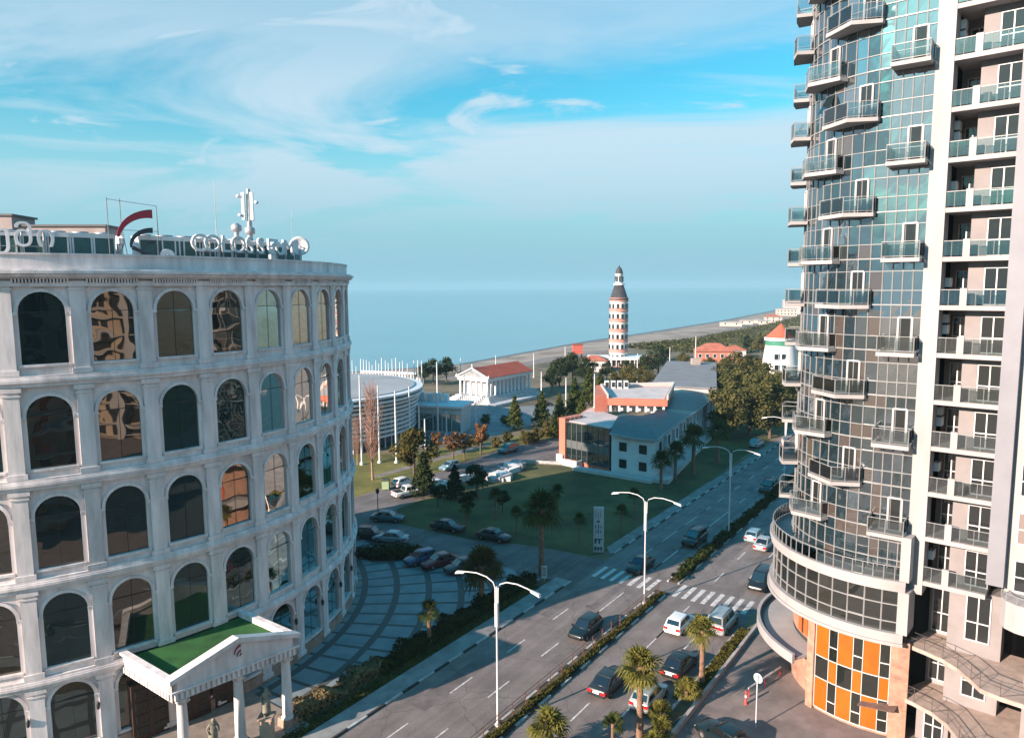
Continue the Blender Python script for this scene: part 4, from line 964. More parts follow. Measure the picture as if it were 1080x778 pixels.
# rounded white balcony over the passage
bc = LF(6.9, 0.2, 0)
q = MB()
pts = [LF(4.95, -0.2, 0), LF(4.98, 0.9, 0), LF(5.3, 1.5, 0), LF(5.9, 1.9, 0), LF(7.0, 2.1, 0), LF(9, 2.1, 0), LF(9, -0.2, 0)]
q.prism([(p.x, p.y) for p in pts], 10.4, 12.2); q.build('rounded_balcony', M_tw, tower)
q = MB()
for a, b_ in zip(pts[1:-1], pts[2:-1]):
    q.tube([a + Vector((0, 0, 12.7)), b_ + Vector((0, 0, 12.7))], 0.03, 4); q.tube([a + Vector((0, 0, 12.2)), a + Vector((0, 0, 12.7))], 0.02, 4)
q.build('railing', M_mull, tower)
m = MB(); m.box(6.5, 12, 0.2, 1.4, 0, 10.4, T=LF); m.build('rear_pier', M_tpink, tower)
# drying clothes on a far-left balcony
lz = TZ0 + 2 * FH; cl = MB(); rl = random.Random(3)
cl.tube([facade(U(160), 1.1, lz + 1.55), facade(U(171), 1.15, lz + 1.55)], 0.012, 4, 2)
for k in range(5):
    u = U(160.8 + k * 2.0); c0 = facade(u, 1.12, lz + 1.53); c1 = facade(u + 0.22, 1.12, lz + 1.53); h = rl.uniform(0.45, 0.75); nd_ = (facade(u, 1.2, 0) - facade(u, 1.12, 0)).normalized()
    mid0, mid1 = c0 - Vector((0, 0, h * 0.5)) + nd_ * 0.05, c1 - Vector((0, 0, h * 0.5)) + nd_ * 0.03
    cl.face([c0, c1, mid1, mid0], k % 2); cl.face([mid0, mid1, c1 - Vector((0, 0, h)), c0 - Vector((0, 0, h))], k % 2)
tag(cl.build('laundry', [mat('laundry_pink', (0.55, 0.25, 0.25), 0.9, 0.1), mat('laundry_white', (0.7, 0.68, 0.66), 0.9, 0.1), M_mull], recalc=False), 'pink and white washing drying on a low left balcony of the tower', 'laundry')
# ------------------------------------------------------------------ middle distance: the office block with the teal roof
M_ow = mat('office_white_render', (0.62, 0.62, 0.63), 0.8, 0.08, 0.4, 0.05, 4)
M_teal = mat('teal_roof_sheet', (0.012, 0.10, 0.115), 0.55, 0.18, 0.5, 0.35, 9, stretch=(1, 1, 1))
M_red = mat('red_orange_render', (0.55, 0.17, 0.11), 0.8, 0.08, 0.4)
M_grey = mat('grey_roof_sheet', (0.22, 0.205, 0.21), 0.7, 0.1, 0.3, 0.1, 3)
M_deck = mat('pale_deck', (0.55, 0.48, 0.46), 0.85, 0.1, 0.4)
M_oglass = glass_mat('office_glass', (0.012, 0.02, 0.02), 0.07, 0.03, (0.8, 0.95, 1.0), 0.15, 0.3)
A = Vector((23.4, 116.0, 0)); Bp = Vector((16.9, 120.8, 0)); Cn = Vector((20.4, 132.0, 0)); Dn = Vector((25.9, 131.8, 0)); En = Vector((36.0, 160.0, 0)); Fn = Vector((49.0, 169.5, 0))
office = thing('office_building', 'white office building with a curving teal roof and red end walls', 'office building', (28, 138, 0))
plan = [A, Bp, Cn, Dn, En, Fn]
cen = sum(plan, Vector()) / 6
m = MB(); m.prism([(p.x, p.y) for p in plan], 0, 7.0, top=[7.0, 7.0, 7.9, 7.9, 7.9, 7.1]); m.build('wall', M_ow, office)
# roof: a curved sheet rising from the eaves to the inner edge, in strips
rv = MB()
def grow(p, k): d = (p - cen); return p + d.normalized() * k
eave = [grow(Bp, .5) + Vector((-.2, -.6, 0)), A + Vector((.25, -.7, 0)), A + (Fn - A) * .33 + Vector((.9, -.4, 0)), A + (Fn - A) * .66 + Vector((.9, -.4, 0)), Fn + Vector((.9, .2, 0))]
def gz(x, y, z): q = G(x, y, z); return Vector((q.x, q.y, 0))
inner = [gz(653.5, 437, 8.3), gz(677, 438.5, 8.3), gz(690, 435, 8.3), gz(700, 423, 8.3), gz(711, 411.5, 8.3)]
NSg = 6
def rz_(k, sag): return 7.05 + 1.3 * math.sin(k * math.pi / 2) + sag * (1 - k)
rows = []
for j in range(NSg + 1):
    k = j / NSg; row = []
    for i in range(5):
        sag = (0.25, 0.0, 0.45, 0.1, 0.15)[i]
        p = eave[i].lerp(inner[i], k); row.append(Vector((p.x, p.y, rz_(k, sag))))
    # refine along the eave for a wavy edge
    fine = []
    for i in range(4):
        for s in range(5): fine.append(row[i].lerp(row[i + 1], s / 5) + Vector((0, 0, 0.22 * math.sin(math.pi * s / 5) * (1 - k) * (1 if i % 2 else -1))))
    fine.append(row[4]); rows.append(fine)
n = len(rows[0])
top = [p for r_ in rows for p in r_]; bot = [p - Vector((0, 0, 0.22)) for p in top]
fs = []
for j in range(NSg):
    for i in range(n - 1):
        q_ = (j * n + i, j * n + i + 1, (j + 1) * n + i + 1, (j + 1) * n + i); fs += [q_, tuple(len(top) + x for x in q_[::-1])]
for i in range(n - 1): fs.append((i, len(top) + i, len(top) + i + 1, i + 1)); a_ = NSg * n + i; fs.append((a_, a_ + 1, len(top) + a_ + 1, len(top) + a_))
for j in range(NSg): a_, b_ = j * n, (j + 1) * n; fs.append((a_, b_, len(top) + b_, len(top) + a_)); a_, b_ = j * n + n - 1, (j + 1) * n + n - 1; fs.append((a_, len(top) + a_, len(top) + b_, b_))
rv.mesh(top + bot, fs, 0, False); rv.build('teal_roof', M_teal, office)
rb = MB()
for i in range(n - 1): rb.bar(rows[0][i] + Vector((0, 0, -.14)), rows[0][i + 1] + Vector((0, 0, -.14)), 0.16, 0.3)
rb.build('eaves_gutter', mat('eaves_grey', (0.30, 0.33, 0.34), 0.6, 0.1), office)
# windows of the white block
def office_win(p, q, c, w, z0, z1, off=0.03):
    e = (q - p).normalized(); nrm = Vector((e.y, -e.x, 0))
    if nrm.dot(p - cen) < 0: nrm = -nrm
    def T(a, d, z): return p + e * a + nrm * d + Vector((0, 0, z))
    f = MB(); 
    f.box(c - w / 2 - .08, c + w / 2 + .08, 0.002, 0.05, z0 - .08, z1 + .08, T=T); o = f.build('window', M_dark, office)
    MB().box(c - w / 2, c + w / 2, 0.052, 0.07, z0, z1, T=T).build('pane', M_oglass, o)
for c in (2.2, 5.9):
    for z0 in (1.4, 4.3): office_win(Bp, A, c, 1.25, z0, z0 + 1.35)
ls = (Fn - A).length
for k in range(9):
    for z0 in (1.4, 4.3): office_win(A, Fn, 3.6 + k * 6.1, 1.2, z0, z0 + 1.5)
sb = MB(); e_ = (Fn - A).normalized(); nn = Vector((e_.y, -e_.x, 0)); T_ = lambda a, d, z: A + e_ * a + nn * d + Vector((0, 0, z))
for k in range(9): MB().box(5.9 + k * 6.1, 6.9 + k * 6.1, 0.0, 0.55, 0, 6.3, T=T_).build('buttress', M_ow, office)
lg_ = MB(); lg_.box(-1.2, ls + 3, 0.0, 2.6, 0, 0.75, T=T_); lg_.build('plinth_terrace', mat('pale_terrace', (0.5, 0.48, 0.47), 0.85, 0.1, .5), office)
lg_ = MB(); e2 = (A - Bp).normalized(); T2 = lambda a, d, z: Bp + e2 * a + Vector((e2.y, -e2.x, 0)) * d + Vector((0, 0, z))
lg_.box(-6.5, 8.4, 0.3, 2.0, 0, 0.5, T=T2); lg_.build('front_ledge', mat('pale_terrace', (0, 0, 0)), office)
# glazed wing with the red fin
gR = Vector((9.9, 128.8, 0)); gL = Bp + Vector((-0.2, 0.9, 0)); e3 = (gL - gR).normalized(); n3 = Vector((e3.y, -e3.x, 0)); gl = (gL - gR).length
T3 = lambda a, d, z: gR + e3 * a + n3 * d + Vector((0, 0, z))
m = MB(); bk = [gR, gL, Cn + Vector((-.1, 0, 0)), Vector((15.5, 143.5, 0))]; m.prism([(p.x, p.y) for p in bk], 0, 7.6); m.build('wing_wall', M_red, office)
m = MB(); m.prism([(p.x, p.y) for p in [T3(.3, -.3, 0), T3(gl, -.3, 0), Cn + Vector((-.3, .3, 0)), Vector((15.8, 143, 0))]], 7.602, 7.72); m.build('roof_deck', M_deck, office)
m = MB()
for i in range(8): m.box(i * gl / 8 + .03, (i + 1) * gl / 8 - .03, 0.03, 0.08, 0.8, 7.5, T=T3)
cwg = m.build('glass_front', M_oglass, office)
m = MB()
for i in range(9): m.box(i * gl / 8 - .05, i * gl / 8 + .05, 0.02, 0.16, 0.6, 7.62, T=T3)
for z_ in (0.6, 2.9, 4.2, 7.5): m.box(0.05, gl - .05, 0.082, 0.13, z_, z_ + .14, T=T3)
m.box(0.05, gl - .05, 0.085, 0.11, 3.05, 4.2, T=T3)
m.build('mullion_grid', mat('dark_mullion', (0.10, 0.11, 0.11), 0.5, 0.1), cwg)
m = MB(); m.box(-1.5, -.02, -4.5, 0.45, 0, 8.2, T=T3); m.build('red_fin_wall', M_red, office)
m = MB(); m.box(-1.8, -.3, 0.46, 0.9, 0.0, 1.5, T=T3); m.build('meter_cabinet', M_white, office)
m = MB(); m.box(-.2, 3.9, 1.6, 1.85, 0, 1.15, T=T3); m.box(3.65, 3.9, 0.2, 1.6, 0, 1.15, T=T3); m.build('ramp_wall', M_white, office)
m = MB()
for i in range(12):
    p = T3(.3, -.6 - i * 1.2, 0); m.tube([p + Vector((0, 0, 7.72)), p + Vector((0, 0, 8.55))], .03, 4)
m.tube([T3(.3, -.6, 8.55), T3(.3, -13.8, 8.55)], .03, 4); m.tube([T3(.3, -.6, 8.15), T3(.3, -13.8, 8.15)], .02, 4); m.build('roof_railing', M_metal, office)
# red upper storey with its open front
u0, u1, u2, u3 = G(641, 420, 10.3), G(704, 421.5, 10.3), G(711, 407, 10.3), G(634, 409, 10.3)
up = [Vector((p.x, p.y, 0)) for p in (u0, u1, u2, u3)]
m = MB(); m.prism([(p.x, p.y) for p in up], 9.0, 10.3); fas = m.build('red_fascia', M_red, office)
ctr = sum(up, Vector()) / 4; ins = [ctr + (p - ctr) * .9 for p in up]
m = MB(); m.prism([(p.x, p.y) for p in ins], 10.302, 10.34); m.build('roof_deck', M_deck, office)
m = MB()
for p, q_ in zip(up, up[1:] + up[:1]):
    if (p - up[0]).length < 1e-6: continue
    m.bar(p + Vector((0, 0, 10.75)), q_ + Vector((0, 0, 10.75)), .3, .9)
m.build('roof_parapet', mat('pale_parapet', (0.62, 0.54, 0.51), 0.85, 0.08), office)
m = MB(); rec = [ctr + (p - ctr) * .82 for p in up]; m.prism([(p.x, p.y) for p in rec], 7.7, 9.0); m.build('upper_wall', M_ow, office)
m = MB(); ef0 = (up[1] - up[0]).normalized()
for k in range(7):
    p = up[0] + ef0 * (0.6 + k * ((up[1] - up[0]).length - 1.2) / 6); MB().box(p.x - .2, p.x + .2, p.y + .2, p.y + .6, 7.72, 9.0).build('terrace_column', M_ow, office)
m = MB(); p = up[3]; m.prism([(up[3].x - 1.2, up[3].y), (up[0].x - 2.6, up[0].y - .4), (up[0].x - .02, up[0].y + .2), (up[3].x - .02, up[3].y + .6)], 7.6, 10.9); m.build('red_side_wall', M_red, office)
ctl = thing('rooftop_cooling_unit', 'row of white cooling units on the red roof of the office', 'air conditioner', (up[3].x + 1.5, up[3].y - 2, 10.34))
for k in range(4):
    x = up[3].x + .6 + k * 1.35; y = up[3].y - 1.0 - k * .05
    MB().box(x, x + .9, y - .4, y + .4, 10.34, 12.0).build('casing', M_white, ctl); MB().box(x + .12, x + .78, y - .46, y - .402, 10.7, 11.7).build('grille', M_dark, ctl)
# grey sheet roof of the rear hall
gr = [G(686, 406, 9), G(703.5, 380.5, 9), G(755.5, 382, 9), G(756, 409.5, 9)]
grp = [Vector((p.x, p.y, 0)) for p in gr]
m = MB(); gc = sum(grp, Vector()) / 4; gi = [gc + (p - gc) * .985 for p in grp]; m.prism([(p.x, p.y) for p in gi], 0, 8.7); m.build('rear_hall_wall', mat('rear_hall_wall', (0.5, 0.47, 0.46), 0.85, .1), office)
m = MB(); m.prism([(p.x, p.y) for p in grp], 8.7, 9.0); m.build('grey_roof', M_grey, office)
m = MB(); p = G(733, 384, 9); m.box(p.x - 1.2, p.x + 1.2, p.y - 1.5, p.y + .5, 9.0, 10.8); m.build('chimney_block', mat('chimney_block', (0.36, .30, .26), .85, .1), office)

# ------------------------------------------------------------------ temple-fronted hall with red roof
tp = Vector((-6.6, 194.7, 0)); tu = RU.copy(); tn = -RN
temple = thing('temple_hall', 'white columned hall like a Greek temple with a red tiled roof near the shore', 'hall', tp)
TT = lambda a, b, z: tp + tn * a + tu * b + Vector((0, 0, z))    # a across the front (to the left), b along the side
WD, LN, Z0, ZE = 10.6, 21.5, 2.0, 7.0
M_tw2 = mat('temple_white', (0.68, 0.66, 0.66), 0.75, 0.06, 0.6)
m = MB()
for i in range(5):
    k = 3.0 - i * .6; m.box(-k, WD + k, -k, LN + k, i * .4, (i + 1) * .4, T=TT)
m.box(-5.5, -3, -4.0, 16, 0, .8, T=TT)
m.build('stepped_base', mat('pale_step_stone', (0.5, 0.49, 0.49), .85, .15, .8), temple)
m = MB(); m.box(1.6, WD - 1.6, 2.2, LN - 1.6, Z0, ZE - .8, T=TT); m.build('inner_wall', M_tw2, temple)
for i in range(6):
    q_ = TT(.55 + i * (WD - 1.1) / 5, .55, 0); MB().lathe([(.42, Z0), (.42, Z0 + .15), (.36, Z0 + .2), (.31, ZE - 1.2), (.44, ZE - 1.0), (.44, ZE - .9)], q_.x, q_.y, 10).build('column', M_tw2, temple)
for i in range(1, 12):
    for a in (.55, WD - .55):
        q_ = TT(a, .55 + i * (LN - 1.1) / 11, 0); MB().lathe([(.42, Z0), (.42, Z0 + .15), (.36, Z0 + .2), (.31, ZE - 1.2), (.44, ZE - 1.0), (.44, ZE - .9)], q_.x, q_.y, 10).build('column', M_tw2, temple)
m = MB(); m.box(0, WD, 0, LN, ZE - .9, ZE - .1, T=TT); m.box(-.35, WD + .35, -.35, LN + .35, ZE - .1, ZE + .15, T=TT)
for k in range(18): m.box(.2 + k * .6, .5 + k * .6, -.1, -.002, ZE - .75, ZE - .3, T=TT)
m.build('entablature', M_tw2, temple)
RG = 2.6
m = MB(); h = WD / 2
for b0, b1 in ((-.15, .35),):
    m.mesh([TT(0, b0 + .1, ZE + .15), TT(WD, b0 + .1, ZE + .15), TT(h, b0 + .1, ZE + RG - .1), TT(0, b1, ZE + .15), TT(WD, b1, ZE + .15), TT(h, b1, ZE + RG - .1)], [(0, 2, 1), (3, 4, 5), (0, 1, 4, 3), (1, 2, 5, 4), (2, 0, 3, 5)])
ty = m.build('tympanum', mat('tympanum_grey', (0.28, .30, .31), .8, .2, 1), temple)
m = MB()
for s0, s1 in ((-.5, h), (WD + .5, h)): m.bar(TT(s0, -.2, ZE + .1), TT(s1, -.2, ZE + RG + .05), .5, .32)
m.lathe([(.3, 0), (.35, .3), (.1, .7), (.3, .9), (.05, 1.2)], TT(h, -.1, 0).x, TT(h, -.1, 0).y, 8, z0=ZE + RG)
for a in (-.3, WD + .3): m.lathe([(.25, 0), (.3, .25), (.05, .8)], TT(a, -.1, 0).x, TT(a, -.1, 0).y, 8, z0=ZE + .15)
m.build('raking_cornice', M_tw2, temple)
m = MB()
for s0, s1 in ((-.4, h), (WD + .4, h)):
    a = [TT(s0, .3, ZE + .1), TT(s1, .3, ZE + RG), TT(s1, LN + .4, ZE + RG), TT(s0, LN + .4, ZE + .1)]; m.hexa(a + [p + Vector((0, 0, .14)) for p in a])
m.build('roof', mat('red_roof_tile', (0.46, .085, .045), .8, .12, .6, .3, 6), temple)

# ------------------------------------------------------------------ round louvred hall (left) and the pavilion beside it
SCn = Vector((-43.0, 154, 0)); SR = 22.0
lh = thing('louvred_hall', 'big round hall banded with pale horizontal louvres behind the hotel', 'hall', SCn)
M_louv = mat('pale_louvre', (0.68, .68, .69), .6, .08, .3)
m = MB(); m.lathe([(SR - 2.0, 0), (SR - 2.0, 10.7)], SCn.x, SCn.y, 64); m.build('wall', glass_mat('hall_glass', (.03, .05, .055), .15, .05), lh)
for i in range(10):
    z_ = 2.4 + i * .89; r_ = SR + (0.0 if i < 5 else 1.6 if i > 7 else -.6 + .2 * i)
    m = MB(); m.lathe([(SR - 2.2, z_), (r_, z_ - .05), (r_, z_ + .34), (SR - 2.2, z_ + .5)], SCn.x, SCn.y, 72, smooth=False); m.build('louvre', M_louv, lh)
m = MB(); m.lathe([(0, 10.95), (SR - .2, 10.7), (SR - .2, 11.0), (0, 11.3)], SCn.x, SCn.y, 64, smooth=False); m.build('roof', mat('hall_roof', (.34, .34, .345), .8, .1, .1), lh)
m = MB()
for k in range(40):
    a = R(-130 + k * 5); q_ = SCn + Vector((math.cos(a), math.sin(a), 0)) * (SR - .6); MB().tube([(q_.x, q_.y, 0), (q_.x, q_.y, 10.6)], .14, 5).build('column', M_louv, lh)
wlk = thing('white_pavilion', 'low white walled pavilion with glass front between the louvred hall and the temple', 'pavilion', G(450, 452))
p0 = G(437, 455); fw = Fr((p0.x, p0.y), (0.82, -0.2))
m = MB(); m.box(0, 11.0, -7, 0, 0, 5.6, T=fw); m.build('wall', mat('pavilion_teal', (.45, .55, .55), .6, .1), wlk)
m = MB()
for k in range(5): m.box(.3 + k * 2.15, 2.2 + k * 2.15, .003, .06, .4, 4.2, T=fw)
m.build('glass_front', glass_mat('pavilion_glass', (.03, .11, .11), .25, .03), wlk)
m = MB(); m.box(-1.0, 11.6, -7.8, .7, 5.6, 6.1, T=fw); m.build('roof', M_ow, wlk)
for k in range(4): MB().box(-.6 + k * 1.9, .7 + k * 1.9, -5.8, -4.6, 6.1, 8.2 - .3 * (k % 2), T=fw).build('vent_box', M_white, wlk)
m = MB(); m.box(-9, -2, -20, -19.4, 0, 4.0, T=fw); m.build('garden_wall', mat('garden_wall', (.5, .47, .46), .8, .1), wlk)
pier = thing('white_colonnade', 'long low white colonnade by the water behind the white poles', 'colonnade', G(425, 396))
pa, pb = G(382, 402), G(446, 405); dpp = pb - pa
m = MB()
for k in range(22): q_ = pa + dpp * (k / 21); MB().box(q_.x - .25, q_.x + .25, q_.y - .25, q_.y + .25, 0, 3.2).build('column', M_white, pier)
m = MB(); m.bar(pa + Vector((0, 0, 3.5)), pb + Vector((0, 0, 3.5)), 1.6, .6); m.build('beam', M_white, pier)

# ------------------------------------------------------------------ banded tower by the beach and other far buildings
LT = G(652, 384.5); LT.z = 0
lt_ = thing('banded_tower', 'slender round tower with red and white bands, dark conical roof and lantern above the beach', 'tower', LT)
M_lw = mat('tower_cream', (.66, .60, .57), .8, .06, .5); M_lr = mat('tower_red_band', (.52, .24, .20), .8, .12, .5); M_slate = mat('dark_slate', (.055, .05, .055), .7, .2, 1)
m = MB(); m.lathe([(3.75, 0), (3.65, 26.2)], LT.x, LT.y, 24); shaft = m.build('shaft', M_lw, lt_)
for i in range(6):
    z_ = 5.2 + i * 4.1; MB().lathe([(3.72, z_), (3.95, z_ + .1), (3.95, z_ + .35), (3.76, z_ + .45), (3.75, z_ + 1.25), (3.9, z_ + 1.4), (3.7, z_ + 1.5)], LT.x, LT.y, 24).build('red_band', M_lr, lt_)
for i in range(6):
    z_ = 2.4 + i * 4.1
    w_ = MB()
    for k in range(12):
        a = R(k * 30 + 15); c = Vector((math.cos(a), math.sin(a), 0)); s_ = Vector((-c.y, c.x, 0)); o_ = LT + c * 3.62
        w_.hexa([o_ - s_ * .45 + Vector((0, 0, z_)), o_ + s_ * .45 + Vector((0, 0, z_)), o_ + s_ * .45 + c * .2 + Vector((0, 0, z_)), o_ - s_ * .45 + c * .2 + Vector((0, 0, z_)), o_ - s_ * .45 + Vector((0, 0, z_ + 1.9)), o_ + s_ * .45 + Vector((0, 0, z_ + 1.9)), o_ + s_ * .45 + c * .2 + Vector((0, 0, z_ + 1.9)), o_ - s_ * .45 + c * .2 + Vector((0, 0, z_ + 1.9))])
    w_.build('window_ring', M_oglass, lt_)
MB().lathe([(3.7, 26.2), (3.9, 26.5), (3.9, 26.8), (3.6, 27.0), (1.8, 32.3), (0, 32.3)], LT.x, LT.y, 24).build('conical_roof', M_slate, lt_)
MB().lathe([(2.2, 32.2), (2.2, 32.8), (1.5, 33.0), (1.35, 36.2), (1.7, 36.5), (1.7, 36.8)], LT.x, LT.y, 16).build('lantern', M_lw, lt_)
MB().lathe([(1.5, 36.8), (1.45, 37.6), (1.0, 38.8), (.4, 39.5), (.08, 40.2)], LT.x, LT.y, 16).build('lantern_cap', M_slate, lt_)
w_ = MB()
for k in range(8):
    a = R(k * 45); c = Vector((math.cos(a), math.sin(a), 0)); o_ = LT + c * 1.46; w_.box(o_.x - .3, o_.x + .3, o_.y - .3, o_.y + .3, 33.6, 35.7)
w_.build('lantern_window', M_oglass, lt_)
M_tile = mat('terracotta_tile', (.42, .13, .08), .85, .15, .5, .3, 5)
def house(label, c, w, d, h, rot, wallm, roofm, rh, name='red_roofed_house', hip=True, wins=4, cat='house', over=.5):
    root = thing(name, label, cat, (c.x, c.y, 0)); ca, sa = math.cos(rot), math.sin(rot)
    T = lambda x, y, z: Vector((c.x + x * ca - y * sa, c.y + x * sa + y * ca, z))
    MB().box(-w / 2, w / 2, -d / 2, d / 2, 0, h, T=T).build('wall', wallm, root)
    w2, d2 = w / 2 + over, d / 2 + over; rx = max(w2 - d2, 0.05) if hip else w2
    b = MB(); v = [T(-w2, -d2, h), T(w2, -d2, h), T(w2, d2, h), T(-w2, d2, h), T(-rx, 0, h + rh), T(rx, 0, h + rh)]
    b.mesh(v, [(0, 1, 5, 4), (1, 2, 5), (2, 3, 4, 5), (3, 0, 4), (3, 2, 1, 0)]); b.build('roof', roofm, root)
    for k in range(wins):
        x = -w / 2 + w * (k + .5) / wins
        for zz_ in ([h * .45] if h < 5 else [h * .2, h * .62]):
            f = MB().box(x - .75, x + .75, -d / 2 - .06, -d / 2 - .002, zz_, zz_ + 1.5, T=T).build('window', M_white, root)
            MB().box(x - .6, x + .6, -d / 2 - .09, -d / 2 - .062, zz_ + .12, zz_ + 1.38, T=T).build('pane', M_oglass, f)
    return root
house('red roofed brick restaurant behind the right end of the grey office roof', G(752, 381), 15, 10, 4.6, R(-8), mat('red_wall', (.42, .16, .11), .85, .1), M_tile, 3.2, wins=5)
house('low red roofed annexe to the right of the brick restaurant', G(774, 377), 9, 8, 3.6, R(-8), mat('pale_wall', (.55, .5, .48), .85, .1), M_tile, 2.0, wins=2)
house('small white house with a red tiled roof left of the banded tower foot', G(627, 391), 9.5, 7, 4.2, R(-10), mat('pale_wall', (.55, .5, .48)), M_tile, 1.8, wins=4)
bx = thing('lifeguard_post', 'red cabin raised on legs on the beach left of the banded tower', 'cabin', G(609, 378)); q_ = G(609, 378)
MB().box(q_.x - 2.1, q_.x + 2.1, q_.y - 2, q_.y + 2, 2.2, 6.2).build('cabin', mat('cabin_red', (.48, .10, .07), .7, .1), bx)
m = MB()
for dx in (-1.9, 1.9):
    for dy in (-1.8, 1.8): MB().box(q_.x + dx - .15, q_.x + dx + .15, q_.y + dy - .15, q_.y + dy + .15, 0, 2.2).build('leg', M_dark, bx)
MB().box(q_.x - 2.5, q_.x + 2.5, q_.y - 2.4, q_.y + 2.4, 6.2, 6.5).build('roof', mat('cabin_roof', (.3, .08, .06), .7, .1), bx)
pt_ = thing('tower_pavilion', 'white flat roofed restaurant wrapped round the foot of the banded tower', 'restaurant', (LT.x, LT.y - 3, 0))
MB().box(LT.x - 9, LT.x + 9, LT.y - 9, LT.y + 4, 0, 3.0).build('wall', mat('pavilion_brick', (.45, .24, .19), .8, .2, .8), pt_)
MB().box(LT.x - 12, LT.x + 13, LT.y - 11, LT.y + 5, 3.0, 3.7).build('roof', M_white, pt_)
m = MB()
for k in range(14): MB().box(LT.x - 11.5 + k * 1.8, LT.x - 11.2 + k * 1.8, LT.y - 10.8, LT.y - 10.5, 0, 3.0).build('post', M_white, pt_)
m = MB()
for k in range(7): MB().box(LT.x - 8.5 + k * 2.5, LT.x - 7 + k * 2.5, LT.y - 9.08, LT.y - 9.003, .5, 2.5).build('window', M_oglass, pt_)
wm = thing('conical_house', 'white tapering round house with a green band and red cone roof beside the tower balconies', 'round house', G(822, 394)); q_ = G(822, 394); q_.z = 0
MB().lathe([(6.6, 0), (5.2, 10.4)], q_.x, q_.y, 28).build('wall', mat('mill_white', (.66, .64, .63), .8, .06), wm)
MB().lathe([(5.22, 10.4), (5.3, 12.2)], q_.x, q_.y, 28).build('green_band', mat('mill_green', (.05, .22, .15), .7, .1), wm)
MB().lathe([(5.6, 12.2), (5.6, 13.2), (5.0, 13.2)], q_.x, q_.y, 28).build('white_rim', M_white, wm)
MB().lathe([(5.3, 13.2), (0.1, 18.2)], q_.x, q_.y, 28).build('cone_roof', mat('mill_red', (.5, .11, .06), .75, .1), wm)
for x in (-3.4, -.8):
    for z_ in (1.8, 5.6):
        f = MB().box(q_.x + x - .9, q_.x + x + .9, q_.y - 6.4 + z_ * .12, q_.y - 5.0, z_, z_ + 2.2).build('window', M_white, wm); MB().box(q_.x + x - .7, q_.x + x + .7, q_.y - 6.44 + z_ * .12, q_.y - 6.402 + z_ * .12, z_ + .2, z_ + 2.0).build('pane', M_oglass, f)
M_hut = mat('hut_white', (.46, .41, .37), .8, .1)
for i, (px, py, w, lb) in enumerate(((771, 344, 14, 'long white beach shelter nearest the red restaurant'), (787, 342, 9, 'white beach kiosk just right of the long beach shelter'), (797, 341, 8, 'white beach kiosk second right of the long beach shelter'), (806, 342.5, 7, 'white beach kiosk nearest the tower balconies'))):
    c = G(px, py); house(lb, c, w * 1.2, 7, 3.2, R(-20), M_hut, M_hut, .6, name='beach_kiosk', wins=2, cat='kiosk')
c = G(829, 333); house('pale flat block beside the beach just left of the tower balconies', c, 20, 12, 7.5, R(-15), M_hut, M_hut, .5, name='beach_building', wins=6, cat='building')
c = G(843, 331); house('distant pale apartment block half hidden by the tower balconies', c, 34, 18, 16, R(-15), mat('far_wall', (.5, .42, .4), .85, .1), M_hut, .5, name='far_building', wins=7, cat='building')
c = G(815, 340); house('low white beach cafe with terracotta roof in front of the pale flat block', c, 14, 10, 5, R(-15), M_hut, M_tile, 2, name='beach_cafe', wins=3, cat='cafe')
# ------------------------------------------------------------------ vehicles
def paint(name, c, metal=0.0):
    m = mat(name, c, 0.28, 0.0, metal=metal)
    m.node_tree.nodes['Principled BSDF'].inputs['Coat Weight'].default_value = 0.2
    return m
M_cg = glass_mat('car_glass', (.012, .014, .015), .10, .02)
M_tyre = mat('tyre', (.018, .018, .018), .9, 0); M_rim = mat('rim', (.4, .4, .41), .35, 0, metal=.7)
M_hl = mat('headlight', (.75, .75, .72), .15, 0); M_tl = mat('tail_light', (.48, .015, .02), .25, 0); M_pl = mat('number_plate', (.7, .7, .7), .5, 0); M_bl = mat('black_plastic', (.025, .025, .025), .6, 0)
PAINT = dict(white=paint('paint_white', (.72, .72, .71)), black=paint('paint_black', (.012, .013, .014)), dark=paint('paint_dark', (.008, .016, .02)), silver=paint('paint_silver', (.38, .40, .41), .3),
             grey=paint('paint_grey', (.022, .028, .032)), blue=paint('paint_blue', (.02, .07, .16)), maroon=paint('paint_maroon', (.14, .02, .025)), teal=paint('paint_teal', (.05, .17, .19), .2), paleblue=paint('paint_paleblue', (.25, .36, .40), .2))
